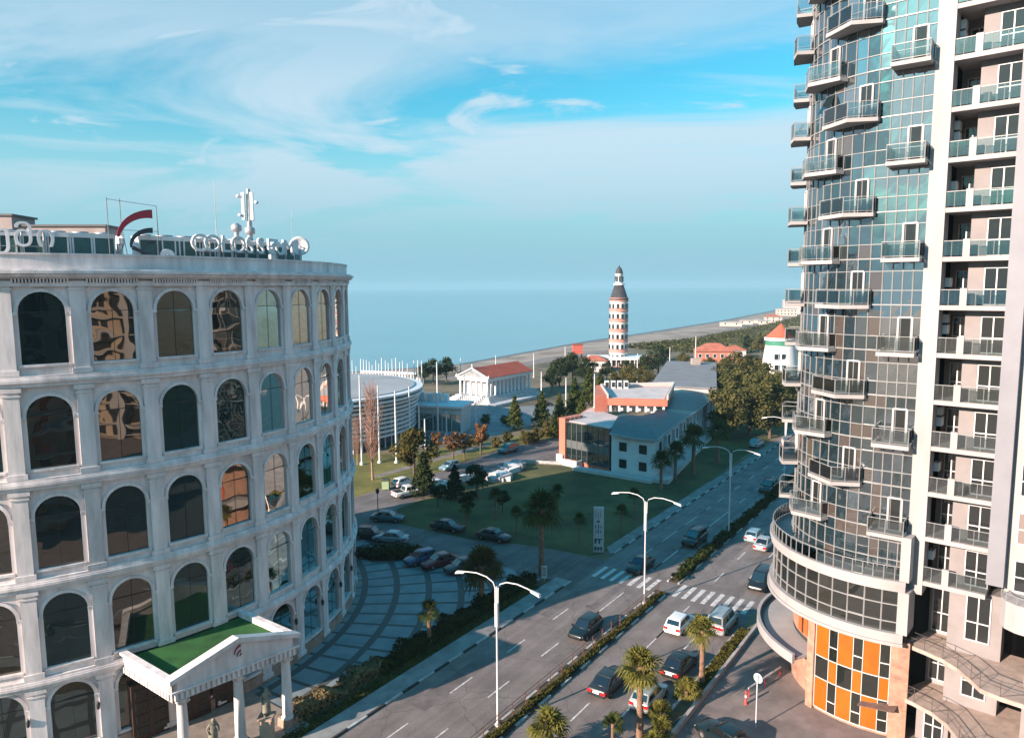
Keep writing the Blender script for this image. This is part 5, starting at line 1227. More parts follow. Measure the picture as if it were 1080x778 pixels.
SHAPES = {  # length, half width, body stations (x, half width factor, bottom, shoulder height), glasshouse bottom/roof x, roof height
    'sedan': dict(L=4.6, W=.88, st=[(-2.3, .80, .45, .74), (-2.22, .93, .30, .90), (-1.4, 1, .22, .95), (0, 1, .20, .92), (1.1, 1, .22, .90), (1.9, .96, .24, .78), (2.2, .88, .28, .68), (2.3, .74, .40, .56)], gb=(-1.75, 1.05), gr=(-1.02, .30), H=1.43),
    'hatch': dict(L=4.1, W=.86, st=[(-2.05, .84, .45, .80), (-2.0, .94, .30, .98), (-1.2, 1, .22, .98), (0, 1, .20, .95), (1.0, 1, .22, .92), (1.7, .95, .24, .80), (1.98, .86, .28, .68), (2.05, .74, .40, .56)], gb=(-1.95, 1.0), gr=(-1.55, .30), H=1.50),
    'suv': dict(L=4.7, W=.94, st=[(-2.35, .86, .55, .95), (-2.28, .95, .36, 1.10), (-1.4, 1, .30, 1.10), (0, 1, .28, 1.08), (1.1, 1, .30, 1.06), (1.95, .97, .32, .98), (2.28, .90, .36, .84), (2.35, .80, .48, .66)], gb=(-2.2, 1.05), gr=(-1.85, .42), H=1.80),
    'van': dict(L=4.6, W=.92, st=[(-2.3, .90, .45, .95), (-2.26, .97, .32, 1.10), (-1.2, 1, .26, 1.10), (0, 1, .24, 1.08), (1.2, 1, .26, 1.05), (1.95, .96, .28, .92), (2.22, .88, .32, .78), (2.3, .78, .44, .6)], gb=(-2.24, 1.45), gr=(-2.05, .62), H=1.88),
    'pickup': dict(L=5.2, W=.94, st=[(-2.6, .92, .55, .95), (-2.56, .97, .42, 1.08), (-1.4, 1, .36, 1.08), (0, 1, .34, 1.08), (1.2, 1, .36, 1.06), (2.1, .97, .38, 1.0), (2.5, .90, .42, .86), (2.6, .80, .52, .7)], gb=(-.95, 1.2), gr=(-.75, .55), H=1.78)}
def make_car(shape, color):
    S = SHAPES[shape]; hw, H = S['W'], S['H']
    root = thing('parked_car', 'car', 'car')
    P_ = PAINT[color]; b = MB(); v = []; f = []; n = 10
    for x, wf, zb, zs in S['st']:
        w = hw * wf; mid = (zb + zs) / 2
        v += [(x, -w * .86, zb), (x, -w, zb + .12), (x, -w * 1.01, mid), (x, -w * .97, zs - .07), (x, -w * .86, zs), (x, w * .86, zs), (x, w * .97, zs - .07), (x, w * 1.01, mid), (x, w, zb + .12), (x, w * .86, zb)]
    ns = len(S['st'])
    for i in range(ns - 1):
        for k in range(n): f.append((i * n + k, i * n + (k + 1) % n, (i + 1) * n + (k + 1) % n, (i + 1) * n + k))
    f += [tuple(range(n))[::-1], tuple((ns - 1) * n + k for k in range(n))]
    b.mesh(v, f, 0, True)
    # glasshouse: painted shell, windows set proud
    def sh(x):
        st = S['st']
        for (x0, _, _, z0), (x1, _, _, z1) in zip(st, st[1:]):
            if x0 <= x <= x1: return z0 + (z1 - z0) * (x - x0) / (x1 - x0)
        return st[-1][3]
    gb0, gb1 = S['gb']; gr0, gr1 = S['gr']; wb, wr = hw * .93, hw * .74
    zb0, zb1 = sh(gb0) - .03, sh(gb1) - .03
    low = [(gb0, -wb * .93, zb0), (gb1, -wb * .90, zb1), (gb1, wb * .90, zb1), (gb0, wb * .93, zb0)]
    hi = [(gr0, -wr, H - .05), (gr1, -wr, H - .03), (gr1, wr, H - .03), (gr0, wr, H - .05)]
    b.hexa(low + hi)
    rm = [((gr0 + .12), -wr * .84, H), ((gr1 - .15), -wr * .84, H + .012), ((gr1 - .15), wr * .84, H + .012), ((gr0 + .12), wr * .84, H)]
    b.hexa([(x, y, z - .004) for x, y, z in hi] + rm)
    b.build('body', P_, root, bevel=.018, recalc=True)
    for p in root.children[0].data.polygons: p.use_smooth = True
    def lerp3(p, q, t): return tuple(p[i] + (q[i] - p[i]) * t for i in range(3))
    def pane(name, A_, B_, C_, D_, out, inset=(.08, .08, .10, .16)):
        # A,B bottom; D,C top
        l, r, bo, to = inset
        def at(u, w): return Vector(lerp3(lerp3(A_, B_, u), lerp3(D_, C_, u), w))
        o = Vector(out); q = [at(l, bo) + o, at(1 - r, bo) + o, at(1 - r, 1 - to) + o, at(l, 1 - to) + o]
        w = MB().face(q); 
        o_ = w.build(name, M_cg, root, recalc=False)
        if o_.data.polygons[0].normal.dot(o) < 0: o_.data.flip_normals()
        return o_
    pane('windscreen', low[1], low[2], hi[2], hi[1], (.028, 0, .03), (.07, .07, .08, .06)); pane('rear_window', low[0], low[3], hi[3], hi[0], (-.03, 0, .025), (.09, .09, .22 if shape in ('hatch', 'suv', 'van') else .08, .08))
    for s, (a, c_) in ((-1, (0, 1)), (1, (3, 2))):
        def at(t): return lerp3(low[a], low[c_], t), lerp3(hi[a], hi[c_], t)
        for t0, t1 in ((.06, .48), (.52, .93)) if shape != 'pickup' else ((.08, .5), (.54, .92)):
            (l0, h0), (l1, h1) = at(t0), at(t1)
            pane('side_window', l0, l1, h1, h0, (0, s * .026, .008), (.02, .02, .14, .12))
    wx0, wx1 = S['L'] * -.305, S['L'] * .30; wr_ = .33 if shape in ('sedan', 'hatch') else .37
    for x in (wx0, wx1):
        for s in (-1, 1):
            w = MB(); pr = [(wr_ * .55, -.11), (wr_ * .94, -.11), (wr_, -.07), (wr_, .07), (wr_ * .94, .11), (wr_ * .55, .11)]
            vv = []; ff = []; N = 16
            for r_, y in pr:
                for k in range(N): t_ = 2 * math.pi * k / N; vv.append((x + r_ * math.cos(t_), s * (hw - .09) + y, wr_ + r_ * math.sin(t_)))
            for i in range(len(pr) - 1):
                for k in range(N): ff.append((i * N + k, i * N + (k + 1) % N, (i + 1) * N + (k + 1) % N, (i + 1) * N + k))
            w.mesh(vv, ff, 0, True); wo = w.build('wheel', M_tyre, root)
            r = MB(); yc = s * (hw - .09) + s * .085
            r.mesh([(x + wr_ * .62 * math.cos(2 * math.pi * k / N), yc, wr_ + wr_ * .62 * math.sin(2 * math.pi * k / N)) for k in range(N)], [tuple(range(N))]); r.build('rim', M_rim, wo)
    xf, xr = S['st'][-1][0], S['st'][0][0]; zf = S['st'][-2][3]; zr = S['st'][1][3]
    for s in (-1, 1):
        w = hw * .92
        MB().hexa([(xf - .30, s * w * .55, zf - .19), (xf - .05, s * w * .55, zf - .19), (xf - .14, s * w * .97, zf - .19), (xf - .40, s * w * .98, zf - .19), (xf - .30, s * w * .55, zf - .02), (xf - .10, s * w * .55, zf - .04), (xf - .18, s * w * .96, zf - .03), (xf - .42, s * w * .97, zf - .02)]).build('headlight', M_hl, root)
        MB().hexa([(xr + .22, s * w * .52, zr - .34), (xr - .03, s * w * .50, zr - .34), (xr - .01, s * w * .97, zr - .34), (xr + .3, s * w * 1.06, zr - .34), (xr + .22, s * w * .52, zr - .10), (xr - .02, s * w * .50, zr - .10), (xr + .0, s * w * .97, zr - .10), (xr + .3, s * w * 1.06, zr - .10)]).build('tail_light', M_tl, root)
        MB().box(gb1 - .22, gb1 - .04, s * (hw + .02) - .09, s * (hw + .02) + .09, zb1 + .02, zb1 + .17).build('mirror', P_, root)
    MB().box(xr - .035, xr + .05, -.28, .28, .58, .74).build('number_plate', M_pl, root)
    MB().box(xf - .06, xf + .02, -.5, .5, .46, .60).build('grille', M_bl, root)
    MB().box(xr - .02, xr + .1, -hw * .8, hw * .8, .34, .47).build('bumper', M_bl if shape in ('suv', 'pickup') else P_, root)
    if shape in ('suv', 'van'):
        for s in (-1, 1): MB().bar((gr0 + .2, s * wr * .9, H + .06), (gr1 - .2, s * wr * .9, H + .06), .04, .05).build('roof_rail', M_bl, root)
    if shape == 'pickup': MB().box(-2.45, -1.05, -.76, .76, 1.082, 1.09).build('load_bed', M_bl, root)
    if shape == 'van': MB().box(xr - .02, xr + .08, -.62, .62, .80, 1.04).build('tailgate_sticker', M_tl, root)
    return root
PROTO = {}
def car(label, shape, color, pos, ang, cat='car', group=None, dz=.008):
    key = (shape, color); z = Vector((pos.x, pos.y, dz))
    if key not in PROTO:
        PROTO[key] = make_car(shape, color); o = PROTO[key]; cache_children(o); o.location = z; o.rotation_euler.z = ang; o['label'] = label
        if group: o['group'] = group
    else: o = dup(PROTO[key], z, ang, label, group)
    o['category'] = cat; return o
A_ = ROAD_A; AW = ROAD_A + math.pi            # away from the camera / towards it
def px(x, y): return G(x, y, 0)
def atl(x, y, t=None):
    p = G(x, y); s, tt = ST_of(p); return ST(s, t if t is not None else tt)
gd = 'vehicles on the near carriageway'
car('dark car coming towards us in the sun beside the median fence', 'hatch', 'dark', atl(618, 668, -31.2), AW, 'car')
car('dark saloon driving towards the crossing on the left carriageway', 'sedan', 'dark', atl(671, 599, -33.6), AW)
car('black car alone on the left carriageway level with the lawn sign', 'suv', 'black', atl(714, 569, -31.6), AW)
car('dark car farthest up the left carriageway near the tower podium', 'suv', 'dark', atl(806, 517, -30.6), AW)
car('pale blue estate car on the right carriageway beside the hedge, roof in the sun', 'hatch', 'paleblue', atl(787, 567, -25.8), A_)
car('silver car half hidden behind the curved tower podium', 'sedan', 'silver', atl(807, 577, -24.0), A_)
car('black people carrier parked facing us below the tower podium', 'van', 'black', atl(801, 618, -20.9), AW)
car('white estate car with red tail lights waiting at the crossing', 'hatch', 'white', atl(716, 662, -24.4), A_)
car('silver white minivan with a red strip across its tailgate behind a palm', 'van', 'silver', atl(761, 661, -21.2), A_, 'van')
car('black saloon parked by the planter, right of the tall palm', 'sedan', 'black', atl(727, 709, -21.6), A_)
car('black car with red tail lights and white plate left of the tall palm', 'sedan', 'grey', atl(651, 727, -25.2), A_)
car('silver hatchback partly hidden by the tall palm trunk', 'hatch', 'silver', atl(691, 742, -21.7), A_)
car('dark car just entering the bottom edge behind the lamp sign', 'sedan', 'dark', G(765, 785), A_ + 1.2)
# side streets and car park
car('green grey saloon leaving the shaded side street by the hotel', 'sedan', 'teal', px(409, 549), R(-8), group=None)
car('dark saloon in the middle of the shaded side street', 'sedan', 'dark', px(472, 559), R(-25))
car('dark coupe on the side street at the corner of the big lawn', 'sedan', 'grey', px(521, 569), R(-32))
car('dark hatchback half hidden by the edge of the hotel', 'hatch', 'dark', px(391, 567), R(-15))
car('blue grey saloon parked beside the dark hatchback at the hotel edge', 'sedan', 'paleblue', px(412, 571), R(165))
car('dark blue hatchback parked on the plaza corner, left of the maroon car', 'hatch', 'blue', px(444, 593), R(218))
car('maroon car parked on the plaza corner between two others', 'sedan', 'maroon', px(464, 596), R(215))
car('dark plum car parked under the round dark palm', 'hatch', 'grey', px(487, 602), R(215))
car('white pickup parked at the kerb of the sunlit side street', 'pickup', 'white', px(431, 523), R(37), 'pickup')
car('teal off-roader driving on the sunlit side street', 'suv', 'teal', px(536, 477), R(230))
car('pale blue car on the side street beside the brown trees', 'hatch', 'paleblue', px(474, 495), R(232))
car('white car parked by the green bin under the bushy tree', 'hatch', 'white', px(426, 512), R(52))
car('dark car at the far end of the side street by the red fin wall', 'suv', 'black', px(588, 455), R(230))
car('white car behind the dark conifer on the side street', 'sedan', 'white', px(462, 514), R(40))
car('blue car in the shade at the top of the lawn beside the tall trees', 'suv', 'paleblue', px(798, 471), A_)
car('white car parked beyond the temple lawn', 'sedan', 'white', px(603, 433), R(20))
car('dark car on the park road in front of the small red roofed house', 'hatch', 'black', px(575, 428), R(20))

# ------------------------------------------------------------------ street lamps
M_lamp = mat('lamp_white', (.62, .61, .62), .4, .05)
def make_lamp():
    r = thing('street_lamp', 'lamp', 'street lamp')
    m = MB(); m.tube([(0, 0, 0), (0, 0, .5), (0, 0, 10.6)], [.11, .09, .06], 10); m.lathe([(.22, 0), (.22, .12), (.14, .2)], 0, 0, 10); m.build('pole', M_lamp, r)
    MB().box(-.12, .12, -.11, .11, 7.6, 9.4).build('fitting_box', M_lamp, r)
    for s in (-1, 1):
        pts = [(s * .13, 0, 9.4), (s * .14, 0, 10.5), (s * .3, 0, 10.85), (s * .9, 0, 11.12), (s * 1.8, 0, 11.2), (s * 2.7, 0, 11.08), (s * 3.1, 0, 10.98)]
        MB().tube(pts, .046, 7).build('arm', M_lamp, r)
        h = MB(); h.mesh([(s * 2.95, -.09, 10.92), (s * 3.75, -.15, 10.74), (s * 3.75, .15, 10.74), (s * 2.95, .09, 10.92), (s * 2.95, -.07, 11.06), (s * 3.65, -.12, 10.93), (s * 3.65, .12, 10.93), (s * 2.95, .07, 11.06)], [(3, 2, 1, 0), (4, 5, 6, 7), (0, 1, 5, 4), (1, 2, 6, 5), (2, 3, 7, 6), (3, 0, 4, 7)])
        h.build('lamp_head', M_white, r)
    return r
lamp = make_lamp(); arm = math.atan2(RN.y, RN.x)
l1 = G(525, 766); lamp.location = (l1.x, l1.y, .1); lamp.rotation_euler.z = arm; lamp['label'] = 'nearest white double armed street lamp, left of the big palm crown'; lamp['group'] = 'street lamps on the median'
dup(lamp, (*G(679.5, 637).xy, .1), arm, 'white double armed street lamp at the pedestrian crossing')
dup(lamp, (*G(768.5, 563).xy, .1), arm, 'white double armed street lamp beside the far median hedge')
p3 = G(768.5, 563); p2 = G(679.5, 637); dp = p3 - p2
dup(lamp, (*(p3 + dp * 1.02).xy, .1), arm, 'farthest white street lamp with its arm showing left of the tower balconies')

# ------------------------------------------------------------------ median fence and hedges
def leaf_cloud(name, pts_fn, n, size, m, parent=None, seed=1, kindstuff=False, loc0=True):
    """many small two-face leaves; pts_fn(rnd) gives (point, outward direction)"""
    rd = random.Random(seed); v = []; f = []
    for i in range(n):
        p, d = pts_fn(rd); s = size * rd.uniform(.6, 1.35)
        d = (d + Vector((rd.gauss(0, .55), rd.gauss(0, .55), rd.gauss(0, .55)))).normalized()
        a = d.cross(Vector((rd.gauss(0, 1), rd.gauss(0, 1), rd.gauss(0, 1)))).normalized(); b_ = d.cross(a)
        k = len(v); v += [p - a * s * .5, p + b_ * s * .32, p + a * s * .5, p - b_ * s * .32]; f.append((k, k + 1, k + 2, k + 3))
    off = root_of(parent).location if parent else Vector()
    me = bpy.data.meshes.new(name); me.from_pydata([tuple(q - off) for q in v], [], f); me.materials.append(m)
    o = bpy.data.objects.new(name, me); COL.objects.link(o)
    if parent: o.parent = parent
    return o
L_hedge = leaf_mat('hedge_leaf', (.055, .055, .014), (.15, .12, .03), 1.3)
L_hedge2 = leaf_mat('hedge_leaf_dark', (.02, .032, .010), (.055, .065, .018), 1.0)
L_dry = leaf_mat('dry_shrub_leaf', (.16, .12, .055), (.30, .23, .12), 1.5)
fe = thing('median_fence', 'thin rusty railing fence along the median from the picture foot to the crossing', 'fence', ST(38, -29.2)); M_rust = mat('rusty_rail', (.16, .075, .05), .8, .2, 4)
for h in (.35, .72, 1.05): MB().tube([ST(20, -29.25, .1 + h), ST(68, -29.25, .1 + h)], .03, 4).build('rail', M_rust, fe)
for k in range(28): MB().bar(ST(20 + k * 1.77, -29.25, .1), ST(20 + k * 1.77, -29.25, 1.22), .08, .08).build('post', M_rust, fe)
def hedge(label, s0, s1, t0, t1, h, n, m, size, seed, name='median_hedge', z0=.1):
    def fn(rd):
        s = rd.uniform(s0, s1); hh = h * (0.62 + .38 * math.sin(s * 1.7) * math.sin(s * .53 + 1)); u = rd.random()
        t = rd.uniform(t0, t1); z = z0 + hh * (1 - u * u)
        return ST(s, t, z), Vector((0, 0, 1)) + RN * (t - (t0 + t1) / 2)
    o = leaf_cloud(name, fn, n, size, m, seed=seed); return tag(o, label, 'hedge')
hedge('low trimmed olive hedge behind the median fence in the foreground', 20, 67.8, -29.1, -28.55, .42, 6500, L_hedge, .26, 1)
hedge('dense dark hedge filling the median beyond the pedestrian crossing', 71.6, 190, -29.7, -28.4, .95, 11000, L_hedge2, .42, 2)
hedge('strip of mixed yellow green ground plants inside the low wall by the parked cars', 51.5, 64.3, -19.65, -18.7, .45, 2600, L_hedge, .28, 3, 'planter_shrubs', .16)
hedge('short strip of low plants at the near end of the low wall', 38, 44.5, -19.65, -18.7, .5, 1300, L_hedge, .28, 4, 'planter_shrubs', .16)
hedge('strip of low plants inside the low wall beyond the crossing', 75, 130, -19.65, -18.7, .6, 3500, L_hedge, .34, 5, 'planter_shrubs', .16)
hedge('long dark shrub border between the plaza and the striped kerb', 40, 63, -43.0, -41.2, 1.5, 9000, L_hedge2, .34, 6, 'shrub_border', 0)
hedge('sunlit dry twiggy shrub border near the porch columns', 31, 40.5, -43.2, -41.6, 1.5, 3200, L_dry, .30, 7, 'shrub_border', 0)
def grass_fn(rd):
    s = rd.uniform(22, 62); return ST(s, rd.uniform(-41.4, -40.25), rd.uniform(.02, .2)), Vector((0, 0, 1))
tag(leaf_cloud('grass_verge', grass_fn, 5000, .22, leaf_mat('verge_grass', (.05, .06, .015), (.12, .12, .03), .6), seed=9), 'rough grass strip beside the striped kerb path', 'grass', kind='stuff')
def bed_fn(rd): a = rd.uniform(0, 6.28); r = math.sqrt(rd.random()); return Vector((-15 + 4.2 * r * math.cos(a) , 83.6 + 1.9 * r * math.sin(a), rd.uniform(0, .9))), Vector((0, 0, 1))
tag(leaf_cloud('shrub_bed', bed_fn, 2600, .35, L_hedge2, seed=8), 'brown green bed of low shrubs on the plaza behind the parked cars', 'shrubs')

# ------------------------------------------------------------------ palms
M_ptrunk = mat('palm_trunk', (.26, .15, .095), .95, .3, 3, .7, 12, stretch=(1, 1, 2.5))
L_palm = [leaf_mat('palm_leaf_sunny', (.10, .105, .02), (.24, .21, .055), .9), leaf_mat('palm_leaf_green', (.035, .055, .015), (.10, .11, .03), .9)]
L_skirt = leaf_mat('palm_dead_leaf', (.20, .13, .055), (.34, .24, .11), 1.2)
def make_palm(h, rad, nf, seed, leaf, skirt=True, trunk_r=.24, lean=.0):
    rd = random.Random(seed); r = thing('palm_tree', 'palm', 'palm tree')
    t = MB(); N = max(6, int(h / .28)); pts = []; rs = []
    for i in range(N + 1):
        k = i / N; pts.append((lean * k * k, lean * .4 * k * k, h * k)); rs.append(trunk_r * (1.25 - .35 * min(1, k * 3) + (.08 if i % 2 else -.04) + (.18 if k > .9 else 0)))
    t.tube(pts, rs, 9); t.build('trunk', M_ptrunk, r)
    top = Vector(pts[-1]); v = []; f = []
    def frond(dirv, length, droop, width, nseg):
        d = dirv.normalized(); side = d.cross(Vector((0, 0, 1)))
        side = side.normalized() if side.length > .05 else Vector((1, 0, 0))
        pet = length * .45; hub = top + d * pet - Vector((0, 0, droop * pet * .25))
        k = len(v); w = .035; v.extend([top - side * w, top + side * w, hub + side * w, hub - side * w]); f.append((k, k + 1, k + 2, k + 3))
        up = side.cross(d).normalized()
        for j in range(nseg):
            a = R(-118 + 236 * j / (nseg - 1)); ld = (d * math.cos(a) + side * math.sin(a)).normalized(); ll = length * .62 * (0.72 + .28 * math.cos(a)) * rd.uniform(.9, 1.08)
            fold = up * (.10 * ll * (1 if j % 2 else .4)); mid = hub + ld * ll * .6 + fold - Vector((0, 0, droop * ll * .10)); tip = hub + ld * ll - Vector((0, 0, droop * ll * (.42 + rd.random() * .2)))
            pr = ld.cross(up).normalized() * width
            k = len(v); v.extend([hub, mid - pr, tip, mid + pr]); f.append((k, k + 1, k + 2, k + 3))
    for i in range(nf):
        el = R(rd.uniform(-28, 78)) if i > nf * .2 else R(rd.uniform(45, 88)); az = rd.uniform(0, 2 * math.pi)
        dv = Vector((math.cos(az) * math.cos(el), math.sin(az) * math.cos(el), math.sin(el)))
        frond(dv, rad * rd.uniform(.85, 1.1), .9 if el < .3 else .5, rad * .040, 13)
    def mk(name, m):
        me = bpy.data.meshes.new(name); me.from_pydata([tuple(p) for p in v], [], f); me.materials.append(m); o = bpy.data.objects.new(name, me); COL.objects.link(o); o.parent = r
    mk('crown', leaf)
    if skirt:
        v = []; f = []
        for i in range(int(nf * .45)):
            az = rd.uniform(0, 6.28); el = R(rd.uniform(-80, -45)); frond(Vector((math.cos(az) * math.cos(el), math.sin(az) * math.cos(el), math.sin(el))), rad * rd.uniform(.5, .8), .7, rad * .04, 8)
        mk('dead_frond_skirt', L_skirt)
    return r
def palm(label, x, y, proto, scale=1.0, rz=0.0, z=0.0, first=[]):
    p = G(x, y); loc = (p.x, p.y, z)
    if proto.name not in first:
        first.append(proto.name); cache_children(proto); proto.location = loc; proto.rotation_euler.z = rz; proto.scale = (scale,) * 3; proto['label'] = label; return proto
    return dup(proto, loc, rz, label, scale=scale)
pA_ = make_palm(5.3, 1.75, 46, 1, L_palm[0], True, .25); palm('big sunlit fan palm with a thick crown in the middle of the foreground', 674.5, 776, pA_)
pB_ = make_palm(4.7, 1.45, 34, 2, L_palm[0], False, .22); palm('tall slim palm beside the planter right of the crossing', 740, 722, pB_)
pC_ = make_palm(2.2, 1.75, 42, 3, L_palm[0], False, .22); palm('low wide palm crown at the foot of the picture beside the median', 579, 800, pC_)
pD_ = make_palm(1.8, .95, 26, 4, L_palm[1], False, .12); palm('small young palm on the carriageway edge left of the big palm', 646, 788, pD_)
pE_ = make_palm(.6, 1.35, 34, 5, L_palm[0], False, .16); palm('squat fan palm by the planter end below the tall slim palm', 724, 736, pE_)
palm('squat palm in front of the silver hatchback', 697, 757, pE_, .8, 1.0); palm('bushy squat palm at the bottom edge right of the big palm', 699, 778, pE_, .95, 2.1)
palm('yellow squat palm lowest at the bottom edge beside the low wall', 690, 790, pE_, .8, 3.3)
pF_ = make_palm(4.4, 2.5, 52, 6, leaf_mat('palm_leaf_brownish', (.05, .045, .015), (.12, .09, .03), .8), True, .30); palm('broad round dark palm standing at the plaza edge by the nearest lamp', 508, 641, pF_)
pG_ = make_palm(3.4, 1.25, 30, 7, L_palm[1], False, .2); palm('small palm with a short crown in the shrub border of the plaza', 453, 681, pG_)
pH_ = make_palm(7.6, 2.6, 52, 8, L_palm[1], True, .3); palm('tall shaggy palm at the lawn corner beside the small white sign', 571, 606, pH_)
pI_ = make_palm(4.8, 2.1, 38, 9, L_palm[1], False, .26)
palm('dark palm nearest the white office corner', 697, 516, pI_); palm('palm second from the white office corner', 712, 505, pI_, 1.0, 1); palm('tallest of the dark palms along the white office wall', 731, 500, pI_, 1.35, 2); palm('dark palm at the far end of the white office wall', 757, 488, pI_, 1.25, 3)
pJ_ = make_palm(3.8, 1.4, 26, 10, L_palm[1], False, .13)
for i, (x, y, lb) in enumerate(((491, 560, 'thin young palm on the lawn left of the dark coupe'), (545, 567, 'thin young palm on the lawn right of the dark coupe'), (523, 548, 'thin dark young palm near the middle of the big lawn'), (588, 546, 'young palm at the right of the big lawn'), (611, 572, 'young palm beside the tall lawn sign'), (655, 565, 'young palm on the lawn right of the tall sign'), (669, 548, 'farther young palm on the lawn near the main road'))):
    palm(lb, x, y, pJ_, .8 + .07 * (i % 4), i * 1.3)

# ------------------------------------------------------------------ broadleaf and conifer trees
M_bark = mat('bark', (.13, .095, .07), .95, .25, 3, .5, 10)
LF_ = dict(olive=leaf_mat('olive_leaf', (.055, .055, .018), (.17, .135, .045), .30), dark=leaf_mat('dark_leaf', (.018, .032, .016), (.06, .075, .028), .35), tan=leaf_mat('tan_leaf', (.035, .05, .018), (.165, .140, .05), .4),
           rust=leaf_mat('rust_leaf', (.16, .075, .03), (.34, .17, .08), .5), green=leaf_mat('green_leaf', (.03, .05, .015), (.10, .11, .03), .30))
def make_tree(h, w, kind, seed, leaf, n=2200, size=.5, trunk=.28):
    """kind: round, cone, bush"""
    rd = random.Random(seed); r = thing('tree', 'tree', 'tree')
    base = {'round': .32, 'cone': .10, 'bush': .05}[kind] * h
    t = MB(); t.tube([(0, 0, 0), (rd.uniform(-.1, .1), rd.uniform(-.1, .1), h * .35), (rd.uniform(-.2, .2), rd.uniform(-.2, .2), h * .8)], [h * .025 + .05, h * .018 + .03, .03], 7)
    clumps = []
    for i in range(22 if kind != 'cone' else 30):
        if kind == 'cone':
            k = (i + .5) / 30; z = base + (h - base) * k; rr = w * .5 * (1 - k) ** .8; a = i * 2.4; clumps.append((Vector((math.cos(a) * rr * .6, math.sin(a) * rr * .6, z)), max(.25, w * .26 * (1.1 - k))))
        else:
            a = rd.uniform(0, 6.28); z = rd.uniform(-.9, 1); rr = math.sqrt(max(0, 1 - z * z)) * rd.uniform(.3, .86)
            c = Vector((math.cos(a) * rr * w * .5, math.sin(a) * rr * w * .5, base + (h - base) * (.5 + .42 * z))); clumps.append((c, w * rd.uniform(.12, .24)))
    for c, s in clumps[::3]: t.tube([(0, 0, max(base * .7, c.z - w * .35)), tuple(c)], [.06, .015], 4)
    t.build('trunk', M_bark, r)
    def fn(rd_):
        c, s = rd_.choice(clumps); d = Vector((rd_.gauss(0, 1), rd_.gauss(0, 1), rd_.gauss(0, 1))).normalized(); q = rd_.random() ** .45
        return c + Vector((d.x, d.y, d.z * .75)) * s * q, (d + Vector((0, 0, .35)))
    o = leaf_cloud('crown', fn, n, size, leaf, seed=seed + 50); o.parent = r; return r
def make_bare(h, w, seed, m, n=240):
    """leafless upright tree: trunk and many fine rising twigs"""
    rd = random.Random(seed); r = thing('bare_tree', 'tree', 'tree')
    MB().tube([(0, 0, 0), (.1, 0, h * .4), (0, .05, h * .97)], [.26, .15, .02], 7).build('trunk', mat('pale_bark', (.34, .22, .17), .9, .2, 3), r)
    t = MB()
    for i in range(n):
        k = rd.uniform(.18, .96); a = rd.uniform(0, 6.28); z = h * k; ln = (w * .5) * (1 - abs(k - .45) * 1.1) * rd.uniform(.6, 1.2); c = Vector((math.cos(a), math.sin(a), 0))
        p0 = Vector((0, 0, z)); p1 = p0 + c * ln * .55 + Vector((0, 0, ln * .8)); p2 = p0 + c * ln * .85 + Vector((0, 0, ln * 2.0))
        t.tube([p0, p1, p2], [.045, .03, .012], 3, caps=False)
        for j in range(5):
            q = p0.lerp(p1, rd.random()) if j < 2 else p1.lerp(p2, rd.random()); a2 = a + rd.uniform(-1, 1); t.tube([q, q + Vector((math.cos(a2) * .35, math.sin(a2) * .35, rd.uniform(.5, 1.0)))], [.022, .008], 3, caps=False)
    t.build('twigs', m, r, recalc=False); return r
TP = {}
def tree(label, x, y, key, args, scale=1.0, name='tree'):
    p = G(x, y); loc = Vector((p.x, p.y, 0)); rz = (x * 7.3 + y * 3.1) % 6.28
    if key not in TP:
        TP[key] = make_tree(*args) if args[0] != 'bare' else make_bare(*args[1:]); o = TP[key]; o.name = name; cache_children(o); o.location = loc; o.rotation_euler.z = rz
        o.scale = (scale,) * 3 if not isinstance(scale, tuple) else scale; o['label'] = label; return o
    o = dup(TP[key], loc, rz, label, scale=scale); return o
bare = ('bare', 18.5, 5.4, 3, mat('pinkish_twigs', (.42, .25, .19), .9, .15, 2))
tree('tall bare pinkish poplar standing in front of the louvred hall', 393, 506, 'bare', bare, .83, 'poplar_tree')
tree('short bare pinkish sapling right at the hotel edge', 377, 490, 'bare', bare, .45, 'poplar_tree')
Rb = (9, 8.2, 'round', 11, LF_['olive'], 2600, .55)
tree('bushy olive tree right of the pinkish poplar', 437, 511, 'rb', Rb, 1.0)
Cn1 = (7.0, 5.2, 'cone', 12, LF_['dark'], 2200, .5)
tree('dark conifer hiding the white car on the sunlit side street', 447, 522, 'cn', Cn1, .95, 'conifer_tree'); tree('dark conifer right of the one hiding the white car', 480, 526, 'cn', Cn1, .75, 'conifer_tree')
Rs = (6.2, 4.4, 'round', 13, LF_['dark'], 1500, .42)
tree('thin trunked small tree at the lawn edge left of the white stone heap', 503, 527, 'rs', Rs, .95); tree('small dark tree on the big lawn below the white stone heap', 530, 540, 'rs', Rs, .55)
tree('dark small tree near the left end of the big lawn', 462, 535, 'rs', Rs, .6); tree('small dark tree on the lawn right of the dark conifers', 494, 545, 'rs', Rs, .62)
Ru = (6.5, 3.6, 'round', 14, LF_['rust'], 1300, .42)
tree('rust brown tree with a conical crown by the side street', 507, 479, 'ru', Ru, 1.0); tree('dull brown tree left of the rust brown conical one', 478, 488, 'ru', (0,), .95); tree('smallest brown tree beside the bushy olive tree', 461, 481, 'ru', (0,), .8); tree('brown tree behind the pale blue car', 490, 485, 'ru', (0,), .85)
De = (8.0, 5.0, 'cone', 15, LF_['green'], 2000, .55)
